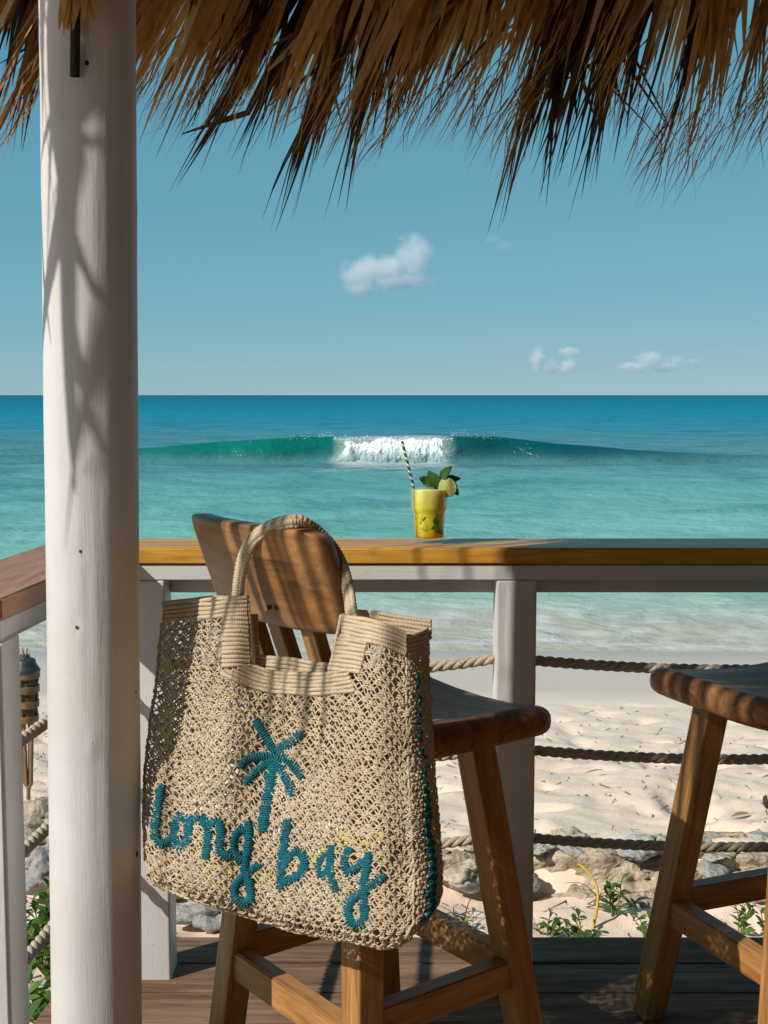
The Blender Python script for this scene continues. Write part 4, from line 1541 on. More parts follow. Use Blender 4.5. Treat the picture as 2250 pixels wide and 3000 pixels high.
    for i in range(5):                                              # rim of the back panel
        P.append(back_path([(700, 1930 + 12 * i), (800, 1944 + 12 * i), (900, 1962 + 12 * i), (1000, 1958 + 12 * i)]))
        P.append(back_path([(1000, 1800 + 12 * i), (1090, 1812 + 12 * i), (1194, 1842 + 12 * i)]))
        P.append(back_path([(480, 1768 + 12 * i), (600, 1756 + 12 * i), (700, 1756 + 12 * i)]))
    for i in range(12):
        P.append(back_path([(668, 1812 + 12 * i), (724, 1812 + 12 * i)]))
        P.append(back_path([(990 - 3 * i, 1812 + 12 * i), (1070 - 3 * i, 1818 + 12 * i)]))
    v, f = ribs(P, rr * 1.05, 0.0045, 7, 6)
    part('rim_band', v, f, M['jute'])
    # scalloped cord down the inner edge of the opening
    edge_paths = [px_path([(733, 1800), (737, 1850), (741, 1900), (742, 1950)], 0.0), px_path([(727, 1760), (731, 1810), (735, 1870), (738, 1940)], 0.002),
         px_path([(1000, 1800), (990, 1860), (975, 1920), (965, 1965)], 0.0)]
    for n_, ep in enumerate(edge_paths):
        v, f = ribs([ep], 0.0034, 0.010, 9 + n_)
        part('edge_cord', v, f, M['jute'])

    # handle, over the corner of the backrest
    hp = [(694, 1775, 2.235), (697, 1740, 2.235), (700, 1700, 2.235), (708, 1650, 2.235), (722, 1610, 2.23), (746, 1574, 2.22), (780, 1550, 2.205), (815, 1536, 2.185), (850, 1527, 2.17),
          (882, 1527, 2.175), (914, 1543, 2.19), (950, 1576, 2.20), (985, 1620, 2.195), (1007, 1668, 2.17), (1021, 1730, 2.14), (1029, 1790, 2.105), (1032, 1815, 2.098)]
    H = smooth_path([tuple(at(*p)) for p in hp], 520, 2)
    L = np.sum(np.linalg.norm(np.diff(H, axis=0), axis=1))
    s = np.linspace(0, L, 520)
    parts = []
    T = np.gradient(H, axis=0); T /= np.linalg.norm(T, axis=1, keepdims=True)
    Bv = np.cross(T, BN); Bv /= np.linalg.norm(Bv, axis=1, keepdims=True)
    bead = 0.86 + 0.20 * np.abs(np.sin(np.pi * s / 0.0046)) ** 0.7
    for off, r, nn, ph in ((0.0, 0.0074, 0.0012, 0.0), (0.0070, 0.0056, 0.0, 1.3), (-0.0070, 0.0056, 0.0, 2.1)):
        w = bead if off == 0 else 0.84 + 0.24 * np.abs(np.sin(np.pi * (s + 0.002 * ph) / (0.0046 if off == 0 else 0.0075))) ** 0.7
        parts.append(tubes((H + Bv * off + BN * nn)[None], (r * w)[None], BN, 9))
    v, f = merge(parts)
    part('handle', v, f, M['jute'])
    # teal letters and palm tree: raised stitching across each stroke
    OX, OY, SCL = 400, 2050, 950 / 1659.0
    def strokes(name, label, lines, seed, parent=root):
        rg = np.random.default_rng(seed)
        tubes_p, tubes_r = [], []
        for pts, wd in lines:
            pts = np.array(pts, float)
            q = smooth_path(pts, 200, 2)
            L = np.sum(np.linalg.norm(np.diff(q, axis=0), axis=1))
            n = max(3, int(L / 11.5))
            q = resample(q, n)
            tg = np.gradient(q, axis=0); tg /= np.linalg.norm(tg, axis=1, keepdims=True)
            nr = np.stack([-tg[:, 1], tg[:, 0]], 1)
            w = wd * np.interp(np.linspace(0, 1, n), [0, 0.08, 0.92, 1], [0.8, 1, 1, 0.85]) * rg.uniform(0.90, 1.12, n)
            cols = []
            for e, lift in ((-0.5, -0.002), (-0.36, 0.0018), (0.0, 0.0032), (0.36, 0.0018), (0.5, -0.002)):
                c = q + nr * (w * e)[:, None] + tg * (rg.normal(0, 1.0, n) + e * 5)[:, None]
                cols.append(bag(OX + c[:, 0] * SCL, OY + c[:, 1] * SCL, np.full(n, lift + 0.0018)))
            tubes_p.append(np.stack(cols, 1))
            tubes_r.append(np.array([[4.2, 5.6, 5.9, 5.6, 4.2]]) * SCL / FPX * 2.22 * rg.uniform(0.85, 1.1, (n, 1)))
        v, f = tubes(np.concatenate(tubes_p), np.concatenate(tubes_r), BN, 6)
        return part(name, v, f, M['teal_yarn'], label)

    W = 50
    strokes('palm_motif', 'teal palm tree with six fronds', [
        ([(608, 103), (650, 170), (705, 262)], W), ([(848, 176), (790, 212), (722, 262)], W + 2), ([(535, 345), (548, 308), (605, 292), (705, 288)], W),
        ([(560, 428), (598, 378), (650, 338), (712, 300)], W + 4), ([(842, 392), (820, 350), (775, 312), (718, 280)], W + 4),
        ([(796, 488), (776, 425), (745, 368), (712, 310)], W), ([(698, 330), (690, 400), (672, 490), (658, 570), (646, 672)], W + 12)], 1)
    strokes('letter', 'teal letter l', [([(130, 438), (112, 530), (98, 620), (92, 700), (108, 738), (158, 734), (192, 700)], W)], 2)
    strokes('letter', 'teal letter o', [([(196, 700), (196, 630), (218, 592), (250, 596), (270, 640), (266, 710), (236, 764), (206, 752), (194, 700)], W + 4)], 3)
    strokes('letter', 'teal letter n', [([(262, 640), (296, 598), (336, 600), (364, 640), (368, 710), (352, 812)], W), ([(372, 650), (400, 612), (430, 622), (432, 690), (420, 750), (432, 796), (476, 802)], W)], 4)
    strokes('letter', 'teal letter g with a looped tail', [([(566, 668), (522, 662), (496, 710), (494, 770), (520, 812), (556, 830)], W - 4), ([(574, 622), (576, 700), (566, 780), (552, 846), (560, 900), (584, 960), (590, 1020), (560, 1046), (518, 1030), (494, 988), (512, 936), (560, 890), (628, 846)], W)], 5)
    strokes('letter', 'teal letter b', [([(772, 618), (760, 700), (750, 790), (740, 880), (738, 962)], W + 4), ([(750, 860), (782, 788), (830, 772), (864, 812), (856, 876), (812, 912), (756, 934)], W + 4)], 6)
    strokes('letter', 'teal letter a', [([(992, 800), (960, 788), (934, 824), (932, 880), (952, 914), (984, 880), (994, 810)], W - 6), ([(1000, 748), (992, 820), (990, 890), (1020, 972)], W - 4)], 7)
    strokes('letter', 'teal letter y with a looped tail', [([(1092, 758), (1068, 800), (1062, 856), (1084, 890), (1122, 868), (1160, 826)], W), ([(1188, 784), (1176, 860), (1166, 930), (1160, 1000), (1172, 1070), (1166, 1130), (1126, 1162), (1088, 1128), (1080, 1062), (1106, 1014), (1160, 985)], W + 2), ([(1272, 902), (1222, 940), (1170, 968)], W - 2)], 8)
    # teal line of stitching down the side panel
    rg = np.random.default_rng(12)
    pts, rad = [], []
    drift = np.cumsum(rg.normal(0, 0.02, 170)); drift -= np.linspace(drift[0], drift[-1], 170)
    for i in range(170):
        v_ = 0.13 + 0.85 * i / 170
        u0 = 0.26 + float(np.clip(drift[i], -0.12, 0.14)) + 0.10 * v_ + 0.05 * math.sin(i * 1.1)
        wv = (0.05 + 0.16 * max(0, v_ - 0.35)) * rg.uniform(0.5, 1.5)
        if v_ < 0.5 and (i // 4) % 3 == 0:
            continue
        uu = np.array([u0 - wv, u0 - wv * 0.4, u0 + wv * 0.4, u0 + wv]); uu = np.clip(uu, 0, 1)
        p = surf_g(uu, np.full(4, v_)) + (BH * 0.9 + BN * 0.35) * np.array([0, 0.0035, 0.0035, 0])[:, None]
        pts.append(p); rad.append(np.full(4, 0.0021))
    v, f = tubes(np.array(pts), np.array(rad), BH, 5)
    part('side_stitching', v, f, M['teal_yarn'], 'dark teal stitched stripe on the side panel')
    # the back panel carries stitching too, seen through the net
    return surf_f, surf_b


SURF_F, SURF_B = build_bag()


def build_cloth():
    """folded cloth at the bottom of the bag"""
    n, m = 40, 24
    u = np.linspace(0.16, 0.90, n); v = np.linspace(0.66, 0.955, m)
    U, Vv = np.meshgrid(u, v, indexing='ij')
    A, B = SURF_F(U, Vv), SURF_B(U, Vv)
    edge = np.minimum.reduce([(U - 0.16) / 0.06, (0.90 - U) / 0.06, (Vv - 0.66) / 0.06, (0.955 - Vv) / 0.04])
    th = np.sqrt(np.clip(edge, 0, 1))
    wr = 0.10 * np.sin(U * 31 + 3 * np.sin(Vv * 17)) + 0.06 * np.sin(Vv * 44 + U * 9)
    F = A + (B - A) * (0.5 - (0.30 + wr) * th)[..., None]
    K = A + (B - A) * (0.5 + 0.30 * th)[..., None]
    V = np.concatenate([F.reshape(-1, 3), K.reshape(-1, 3)])
    base = V.mean(0)
    idx = np.arange(n * m).reshape(n, m)
    q = np.stack([idx[:-1, :-1], idx[:-1, 1:], idx[1:, 1:], idx[1:, :-1]], -1).reshape(-1, 4)
    Q = np.concatenate([q[:, ::-1], q + n * m])
    k = NT('cloth_print')
    c = k.coords('Object', (9, 9, 9))
    nz = k.noise(c, 1.0, 2, 0.5)
    col = k.ramp(nz, [(0.42, (0.66, 0.65, 0.62)), (0.58, (0.68, 0.67, 0.62)), (0.60, (0.62, 0.52, 0.05)), (0.66, (0.66, 0.58, 0.07)), (0.68, (0.66, 0.65, 0.62))], 'LINEAR')
    o = link('folded_cloth', mesh_np('folded_cloth', V - base, Q), k.done(k.principled(col, 0.85, None, 0.2)))
    o.location = tuple(base)
    tag(o, 'white cloth with yellow patches glimpsed inside the woven bag', 'cloth')


build_cloth()

# ================================================================== DRINK ON THE BAR
def build_drink():
    gx, gy = at(1258, 1592, 3.0).x, 3.005
    z0 = 1.0005
    d = empty('cocktail_glass', (gx, gy, z0))
    tag(d, 'tall glass of yellow lime cocktail standing on the bar top', 'cocktail')
    # outline measured up the glass: narrow foot, shoulder, wider mouth
    outer = [(0.0, 0.0), (0.0335, 0.0), (0.0362, 0.0016), (0.0372, 0.006), (0.0378, 0.020), (0.0392, 0.045), (0.0404, 0.068), (0.0408, 0.0745), (0.0438, 0.0795), (0.0446, 0.084), (0.0448, 0.110), (0.0450, 0.1385), (0.0447, 0.1405),
             (0.0438, 0.1405), (0.0432, 0.1385), (0.0430, 0.110), (0.0428, 0.0855), (0.0418, 0.0815), (0.0390, 0.0765), (0.0384, 0.070), (0.0372, 0.045), (0.0358, 0.020), (0.0345, 0.0135), (0.0, 0.0125)]
    v, q = lathe(outer, 56)
    k = NT('clear_glass')
    gl = k.n('ShaderNodeBsdfGlossy', ins={'Color': (1, 1, 1, 1), 'Roughness': 0.02})
    tp = k.n('ShaderNodeBsdfTransparent', ins={'Color': (0.97, 0.985, 0.98, 1)})
    lw = k.n('ShaderNodeLayerWeight', ins={'Blend': 0.5})
    fr = k.math('ADD', k.math('MULTIPLY', k.math('POWER', lw.outputs['Facing'], 4.0), 0.45), 0.03)
    mx = k.n('ShaderNodeMixShader', ins={0: fr, 1: tp.outputs[0], 2: gl.outputs[0]})
    link('glass', mesh_np('glass', v, q), k.done(mx), d)
    liq = [(0.0, 0.0140), (0.0325, 0.0146), (0.0342, 0.020), (0.0354, 0.045), (0.0368, 0.070), (0.0380, 0.0765), (0.0412, 0.0822), (0.0422, 0.086), (0.0425, 0.110), (0.0427, 0.1290), (0.0424, 0.1300), (0.0, 0.1296)]
    v, q = lathe(liq, 48)
    k = NT('lime_drink')
    c = k.coords('Object')
    sep = k.n('ShaderNodeSeparateXYZ', ins={0: c})
    n = k.noise(c, 90.0, 4, 0.6)
    n2 = k.noise(c, 38.0, 3, 0.5)
    hgt = k.math('ADD', k.math('DIVIDE', sep.outputs['Z'], 0.13), k.math('MULTIPLY', k.math('SUBTRACT', n2, 0.5), 0.22))
    col = k.ramp(hgt, [(0.06, (0.70, 0.36, 0.012)), (0.22, (0.82, 0.60, 0.015)), (0.50, (0.90, 0.76, 0.03)), (0.70, (0.90, 0.80, 0.13)), (1.0, (0.90, 0.84, 0.34))])
    col = k.mix(col, k.ramp(n, [(0.3, (0.80, 0.82, 0.7)), (0.7, (1.05, 1.05, 1.1))]), 0.7, 'MULTIPLY')
    p = k.principled(col, 0.35, k.bump(n, 0.25, 0.002), 0.3)
    p.inputs['Subsurface Weight'].default_value = 1.0
    p.inputs['Subsurface Radius'].default_value = (1.0, 0.7, 0.15)
    p.inputs['Subsurface Scale'].default_value = 0.02
    link('drink', mesh_np('drink', v, q), k.done(p), d)
    # crushed ice lumps near the top
    ice = mat_plain('crushed_ice', (0.80, 0.74, 0.34), 0.3, 0.5, 0.1)
    rg = np.random.default_rng(3)
    for i in range(16):
        a, r_ = rg.uniform(0, 6.28), 0.034 * math.sqrt(rg.random())
        bm = bmesh.new(); bmesh.ops.create_icosphere(bm, subdivisions=1, radius=rg.uniform(0.005, 0.009))
        for vv in bm.verts: vv.co *= rg.uniform(0.75, 1.2)
        o = link('ice_cube', bm_mesh('ice_cube', bm), ice, d); o.location = (r_ * math.cos(a), r_ * math.sin(a), rg.uniform(0.095, 0.127))
    # lime wedges and mint sunk in the drink
    wedge = mat_plain('lime_wedge', (0.62, 0.62, 0.03), 0.5, 0.4, 0.2, 80)
    mint_m = mat_plain('mint_leaf', (0.038, 0.110, 0.012), 0.45, 0.45, 0.35, 120, 0.5)
    for (x, z, s, ang) in ((-0.012, 0.036, 0.019, 30), (0.006, 0.028, 0.014, -40), (-0.022, 0.062, 0.012, 80)):
        bm = bmesh.new(); bmesh.ops.create_uvsphere(bm, u_segments=14, v_segments=8, radius=s)
        for vv in bm.verts:
            vv.co.y *= 0.5
            if vv.co.z < 0: vv.co.z *= 0.15
        o = link('lime_wedge', bm_mesh('lime_wedge', bm, True), wedge, d); o.location = (x, -0.0262, z); o.rotation_euler = (0.2, R(ang), 0.1)

    def leaf_mesh(L, W, curl=0.25, fold=0.25, teeth=False):
        n = 9
        t = np.linspace(0, 1, n)
        w = W * np.sin(np.pi * np.clip(t, 0.02, 0.985) ** 0.8) ** 0.8
        if teeth: w = w * (1 + 0.10 * (np.arange(n) % 2))
        V = []
        for ti, wi in zip(t, w):
            z = -curl * L * ti * ti
            V += [(-wi / 2, L * ti, z + fold * wi / 2), (0, L * ti, z), (wi / 2, L * ti, z + fold * wi / 2)]
        i = np.arange(n - 1) * 3
        Q = np.concatenate([np.stack([i, i + 1, i + 4, i + 3], 1), np.stack([i + 1, i + 2, i + 5, i + 4], 1)])
        return mesh_np('leaf', np.array(V), Q)
    for (x, z, ang, s) in ((-0.006, 0.066, 215, 0.018), (0.022, 0.040, 160, 0.018), (0.010, 0.064, 150, 0.024), (0.015, 0.070, 195, 0.024), (-0.024, 0.050, 120, 0.014), (0.012, 0.046, 185, 0.028), (0.018, 0.052, 170, 0.026)):
        o = link('sunken_mint', leaf_mesh(s, s * 0.6), mint_m, d); o.location = (x, -0.0358 + 0.3 * abs(x) ** 1.2, z); o.rotation_euler = (R(88), R(ang), 0.0)
    # striped paper straw
    k = NT('striped_straw')
    c = k.coords('Object')
    sp = k.n('ShaderNodeSeparateXYZ', ins={0: c})
    ang_ = k.math('DIVIDE', k.math('ARCTAN2', sp.outputs['Y'], sp.outputs['X']), 2 * math.pi)
    ph = k.math('FRACT', k.math('ADD', k.math('MULTIPLY', sp.outputs['Z'], 62.0), ang_))
    col = k.ramp(ph, [(0.0, (0.012, 0.075, 0.022)), (0.62, (0.012, 0.075, 0.022)), (0.64, (0.72, 0.62, 0.52)), (0.98, (0.72, 0.62, 0.52))], 'CONSTANT')
    p0 = Vector((-0.004, 0.004, 0.02)); p1 = at(1178, 1293, gy) - Vector((gx, gy, z0)); p1.y = 0.004
    inside = at(1212, 1428, gy) - Vector((gx, gy, z0))
    p0 = p1 + (inside - p1) * (0.235 / (inside - p1).length); p0.y = 0.004
    p0 = p1 + (p0 - p1)
    m, L = bar_matrix(p0, p1, (1, 0, 0))
    L0 = 0.0
    # keep the lower end inside the glass
    frac = (p1.z - 0.045) / (p1.z - p0.z)
    p0 = p1 + (p0 - p1) * min(1, frac)
    m, L = bar_matrix(p0, p1, (1, 0, 0))
    v, q = lathe([(0.0034, 0), (0.0034, L), (0.0026, L), (0.0026, 0)], 16)
    link('straw', mesh_np('straw', v, q), k.done(k.principled(col, 0.6, None, 0.3)), d, m)
    # lime slice on the rim
    k = NT('lime_slice')
    c = k.coords('Object')
    sp = k.n('ShaderNodeSeparateXYZ', ins={0: c})
    rad = k.n('ShaderNodeVectorMath', operation='LENGTH', ins={0: c}).outputs['Value']
    an = k.math('ARCTAN2', sp.outputs['Z'], sp.outputs['X'])
    seg = k.math('ABSOLUTE', k.math('SINE', k.math('MULTIPLY', an, 4.5)))
    flesh = k.ramp(seg, [(0.0, (0.82, 0.84, 0.60)), (0.16, (0.74, 0.77, 0.30)), (1.0, (0.68, 0.72, 0.20))])
    rind = k.ramp(k.math('DIVIDE', rad, 0.0235), [(0.0, (0, 0, 0)), (0.84, (0, 0, 0)), (0.87, (1, 1, 1))])
    col = k.mix(flesh, (0.78, 0.80, 0.55), rind)
    skin = k.ramp(k.math('DIVIDE', rad, 0.0235), [(0.0, (0, 0, 0)), (0.955, (0, 0, 0)), (0.97, (1, 1, 1))])
    col = k.mix(col, (0.10, 0.22, 0.02), skin)
    nz = k.noise(c, 300, 3, 0.6)
    p = k.principled(col, 0.35, k.bump(nz, 0.3, 0.001), 0.5)
    tr = k.n('ShaderNodeBsdfTranslucent', ins={'Color': col})
    mx = k.n('ShaderNodeMixShader', ins={0: 0.35, 1: p.outputs[0], 2: tr.outputs[0]})
    v, q = lathe([(0.0, -0.003), (0.022, -0.003), (0.0236, -0.002), (0.0236, 0.002), (0.022, 0.003), (0.0, 0.003)], 40)
    v = np.asarray(v)[:, [0, 2, 1]]
    o = link('lime_slice', mesh_np('lime_slice', v, q[:, ::-1]), k.done(mx), d)
    lc = at(1312, 1427, gy - 0.02) - Vector((gx, gy, z0))
    o.location = lc; o.rotation_euler = (R(6), 0, R(-26))
    # sprig of mint
    spr = [((1281, 1424), (1233, 1400), 0.6, 20), ((1281, 1424), (1258, 1384), 0.75, 10), ((1290, 1404), (1318, 1370), 0.55, -8), ((1292, 1410), (1344, 1400), 0.5, 5), ((1318, 1420), (1342, 1448), 0.6, 0), ((1276, 1430), (1262, 1392), 0.7, -20)]
    for (a, b, wr, roll) in spr:
        pa, pb = at(a[0], a[1], gy - 0.012) - Vector((gx, gy, z0)), at(b[0], b[1], gy - 0.012 + random.uniform(-0.02, 0.015)) - Vector((gx, gy, z0))
        y = (pb - pa); L = y.length; y.normalize()
        nrm = Vector((random.uniform(-0.4, 0.2), -1, random.uniform(0.3, 0.7))); nrm = (nrm - y * nrm.dot(y)).normalized()
        x = y.cross(nrm)
        mm = Matrix((x, y, nrm)).transposed().to_4x4(); mm.translation = pa
        o = link('mint_leaf', leaf_mesh(L * 1.12, L * wr, 0.12, 0.35, True), mint_m, d, mm)
    v, q = tubes(np.array([[tuple(at(1278, 1432, gy) - Vector((gx, gy, z0))), tuple(at(1288, 1412, gy) - Vector((gx, gy, z0))), tuple(at(1296, 1398, gy) - Vector((gx, gy, z0)))]]), 0.0013, (0, 1, 0), 6)
    link('mint_stem', mesh_np('mint_stem', v, q), mint_m, d)


build_drink()


# ================================================================== TORCH
def build_torch():
    base = at_z(66, 2470, -0.48)
    Y = 5.4
    px = 72
    top = at(px, 1905, Y); bot = at(px, 2112, Y)
    x, z1, z0 = top.x, top.z, bot.z
    gz = float(beach_z(np.array([x]), np.array([Y]))[0])
    t = empty('torch', (x, Y, gz - 0.02))
    tag(t, 'bamboo garden torch with a woven head and dark metal cap in the sand', 'torch')
    o3 = Vector((x, Y, gz - 0.02))
    h = z1 - z0
    cane = mat_plain('torch_cane', (0.19, 0.115, 0.062), 0.6, 0.4, 0.35, 60, 0.4)
    metal = mat_plain('torch_cap_metal', (0.035, 0.042, 0.045), 0.38, 0.6, 0.3, 60)
    hz0 = z0 - o3.z
    # woven head: staves with bands, wider at the top
    R1, R0 = 0.056, 0.046
    zt = hz0 + h * 0.70
    k = 14
    for i in range(k):
        a0 = 2 * math.pi * i / k
        bm = bmesh.new()
        rows = 6
        vs = []
        for j in range(rows + 1):
            f = j / rows
            r_ = R0 + (R1 - R0) * f + 0.004 * (1 if (i + j) % 2 else -1)
            for s in (-1, 1):
                a = a0 + s * math.pi / k * 0.93
                vs.append(bm.verts.new((r_ * math.cos(a), r_ * math.sin(a), hz0 + (zt - hz0) * f)))
        for j in range(rows):
            bm.faces.new((vs[2 * j], vs[2 * j + 1], vs[2 * j + 3], vs[2 * j + 2]))
        r = bmesh.ops.solidify(bm, geom=list(bm.faces), thickness=0.004)
        link('stave', bm_mesh('stave', bm), cane, t)
    for f in (0.06, 0.36, 0.66, 0.95):
        rr_ = R0 + (R1 - R0) * f + 0.004
        v, q = lathe([(rr_, hz0 + (zt - hz0) * f - 0.016), (rr_ + 0.003, hz0 + (zt - hz0) * f - 0.014), (rr_ + 0.003, hz0 + (zt - hz0) * f + 0.014), (rr_, hz0 + (zt - hz0) * f + 0.016)], 28)
        link('woven_band', mesh_np('woven_band', v, q, False), cane, t)
    H = h
    v, q = lathe([(0.0, zt - 0.005), (0.062, zt - 0.005), (0.066, zt + 0.006), (0.060, zt + 0.016), (0.048, zt + 0.034), (0.046, zt + 0.050), (0.040, zt + 0.056), (0.022, zt + 0.060), (0.021, zt + 0.074), (0.0, zt + 0.074)], 32)
    link('oil_can', mesh_np('oil_can', v, q), metal, t)
    wick = mat_plain('wick', (0.36, 0.26, 0.17), 0.9)
    for dx in (-0.006, 0.006):
        v, q = tubes(np.array([[(dx, 0, zt + 0.07), (dx * 1.4, 0, zt + 0.09), (dx * 1.9, 0.003, zt + 0.105)]]), np.array([[0.005, 0.0055, 0.003]]), (0, 1, 0), 6)
        link('wick', mesh_np('wick', v, q), wick, t)
    for dx, dy in ((-0.012, 0.0), (0.012, 0.01), (0.028, -0.01), (-0.03, 0.012)):
        v, q = tubes(np.array([[(dx, dy, hz0 + 0.02), (dx * 0.55, dy * 0.6, hz0 - 0.28), (0.004 * dx, 0.2 * dy, hz0 * 0.25), (0, 0, -0.05)]]), 0.0085, (0, 1, 0), 7)
        link('split_pole', mesh_np('split_pole', v, q), cane, t)


build_torch()


# ================================================================== ROCK LEDGE, STONES
def mat_rock():
    k = NT('coral_rock')
    c = k.world()
    n = k.noise(c, 9.0, 6, 0.68, 0.3)
    n2 = k.noise(c, 70.0, 4, 0.65)
    vo = k.n('ShaderNodeTexVoronoi', ins={'Vector': c, 'Scale': 34.0})
    info = k.n('ShaderNodeObjectInfo')
    warm = k.ramp(n, [(0.3, (0.26, 0.205, 0.13)), (0.48, (0.48, 0.40, 0.285)), (0.65, (0.62, 0.53, 0.41))])
    grey = k.ramp(n, [(0.3, (0.24, 0.23, 0.21)), (0.55, (0.42, 0.40, 0.37)), (0.75, (0.56, 0.53, 0.48))])
    col = k.mix(warm, grey, k.ramp(info.outputs['Random'], [(0.35, (0, 0, 0)), (0.6, (1, 1, 1))]))
    pit = k.ramp(vo.outputs['Distance'], [(0.0, (0.4, 0.37, 0.33)), (0.3, (1, 1, 1))])
    col = k.mix(col, pit, 0.5, 'MULTIPLY')
    h = k.mix(n2, vo.outputs['Distance'], 0.5)
    return k.done(k.principled(col, 0.9, k.bump(h, 1.0, 0.02), 0.2))


M['rock'] = mat_rock()


def rock_mesh(seed, sub=3, flat=0.6, rough=0.30):
    bm = bmesh.new()
    bmesh.ops.create_icosphere(bm, subdivisions=sub, radius=1.0)
    o = Vector((seed * 7.3, seed * 3.1, seed * 1.7))
    for v in bm.verts:
        d = mnoise.fractal(v.co * 1.3 + o, 0.9, 2.1, 4) * rough * 1.3 + mnoise.noise(v.co * 5 + o) * 0.07
        c = mnoise.voronoi(v.co * 1.6 + o)[0][0]
        v.co *= 1 + d - 0.22 * c
        v.co.z *= flat
    return bm_mesh('stone', bm, True)


ROCKS = [rock_mesh(i + 1, 3, 0.55 + 0.1 * (i % 3)) for i in range(7)]
BIG = rock_mesh(21, 4, 0.75, 0.42)


def build_ledge():
    rg = np.random.default_rng(8)
    # broken face of old coral rock, facing the deck
    xs = np.arange(-2.2, 3.6, 0.022)
    prof = np.array([(4.66, -0.66), (4.70, -0.60), (4.72, -0.55), (4.74, -0.50), (4.745, -0.47), (4.75, -0.44), (4.77, -0.425), (4.82, -0.417), (4.90, -0.415), (5.0, -0.424), (5.12, -0.45), (5.2, -0.475)])
    pr = resample(prof, 44)
    X, J = np.meshgrid(xs, np.arange(44), indexing='ij')
    Yb = pr[J, 0]; Zb = pr[J, 1]
    wob = 0.06 * np.sin(X * 2.1) + 0.05 * fbm(X * 2.2, Zb * 3 + 5, 71, 3)
    n = fbm(X * 5, (Yb + Zb) * 9, 73, 4)
    n2 = fbm(X * 15, (Yb - Zb) * 22, 79, 3)
    n3 = np.abs(fbm(X * 9, (Yb + Zb) * 14, 83, 3))
    Y = Yb + wob - 0.050 * n - 0.026 * n2 + 0.045 * n3
    Z = Zb + 0.024 * n + 0.014 * n2 - 0.020 * n3 - 0.015
    V = np.stack([X, Y, Z], -1).reshape(-1, 3)
    c = np.array([0.7, 4.8, -0.5])
    idx = np.arange(len(xs) * 44).reshape(len(xs), 44)
    Q = np.stack([idx[:-1, :-1], idx[1:, :-1], idx[1:, 1:], idx[:-1, 1:]], -1).reshape(-1, 4)
    led = empty('rock_ledge', tuple(c))
    tag(led, 'low crumbling ledge of pale coral rock between the deck and the beach', 'rock ledge')
    link('rock_face', mesh_np('rock_face', V - c, Q), M['rock'], led)
    for i in range(64):
        x = rg.uniform(-1.9, 2.2)
        t = rg.random()
        y = 4.745 + 0.06 * math.sin(x * 2.1) + (rg.uniform(0.0, 0.22) if t > 0.35 else rg.uniform(-0.05, 0.02))
        z = (-0.43 + rg.uniform(-0.015, 0.008)) if t > 0.35 else rg.uniform(-0.58, -0.46)
        s = rg.uniform(0.028, 0.085)
        o = link('stone', ROCKS[rg.integers(7)], M['rock'], led)
        o.location = (x - c[0], y - c[1], z - c[2])
        o.rotation_euler = (rg.uniform(-0.3, 0.3), rg.uniform(-0.3, 0.3), rg.uniform(0, 6.28))
        o.scale = (s * rg.uniform(1.0, 1.5), s, s * (0.5 if t > 0.35 else 0.8))
    # larger loose rocks seen through the side railing
    for (px, py, Y, s, lab) in ((128, 2512, 4.98, 0.13, 'jagged grey rock behind the middle side rope, left of the column'), (135, 2590, 4.80, 0.12, 'pale rounded rock below the jagged grey one, left of the column'),
                                (620, 2715, 4.62, 0.13, 'grey pitted rock under the lower left edge of the bag')):
        p = at(px, py, Y)
        gz = float(beach_z(np.array([p.x]), np.array([Y]))[0])
        me = BIG.copy()
        o = link('rock', me, M['rock'])
        o.location = (p.x, Y, gz + s * 0.3)
        o.scale = (s * 1.25, s, s * 0.8)
        o.rotation_euler = (rg.uniform(-0.3, 0.3), rg.uniform(-0.3, 0.3), rg.uniform(0, 6.28))
        tag(o, lab, 'rock', 'loose rocks beside the deck')


build_ledge()

# ================================================================== PLANTS
def mat_green(name, c0, c1, c2):
    k = NT(name)
    info = k.n('ShaderNodeObjectInfo')
    n = k.noise(k.coords('Object'), 40.0, 3, 0.6)
    col = k.ramp(info.outputs['Random'], [(0.0, c0), (0.5, c1), (1.0, c2)])
    col = k.mix(col, k.ramp(n, [(0.3, (0.7, 0.75, 0.6)), (0.7, (1.1, 1.1, 1.0))]), 0.6, 'MULTIPLY')
    p = k.principled(col, 0.40, k.bump(n, 0.2, 0.002), 0.5)
    tr = k.n('ShaderNodeBsdfTranslucent', ins={'Color': k.mix(col, (0.25, 0.35, 0.02), 0.35)})
    mx = k.n('ShaderNodeMixShader', ins={0: 0.28, 1: p.outputs[0], 2: tr.outputs[0]})
    return k.done(mx)


M['green'] = mat_green('fleshy_leaf', (0.050, 0.115, 0.022), (0.075, 0.165, 0.026), (0.13, 0.22, 0.035))
M['stem'] = mat_plain('plant_stem', (0.20, 0.17, 0.05), 0.6)
M['stem_yellow'] = mat_plain('yellow_stem', (0.52, 0.36, 0.035), 0.5)
M['twig'] = mat_plain('dry_twig', (0.16, 0.09, 0.055), 0.8)


def fleshy_leaf():
    n = 7
    t = np.linspace(0, 1, n)
    w = 0.46 * np.sin(np.pi * np.clip(t, 0.03, 0.99) ** 1.25) ** 0.75
    V = []
    for ti, wi in zip(t, w):
        z = 0.10 * math.sin(ti * 3.0)
        V += [(-wi / 2, ti, z + 0.10 * wi), (0, ti, z), (wi / 2, ti, z + 0.10 * wi)]
    i = np.arange(n - 1) * 3
    Q = np.concatenate([np.stack([i, i + 1, i + 4, i + 3], 1), np.stack([i + 1, i + 2, i + 5, i + 4], 1)])
    me = mesh_np('leaf', np.array(V), Q)
    me.materials.append(M['green'])
    return me


LEAF = fleshy_leaf()


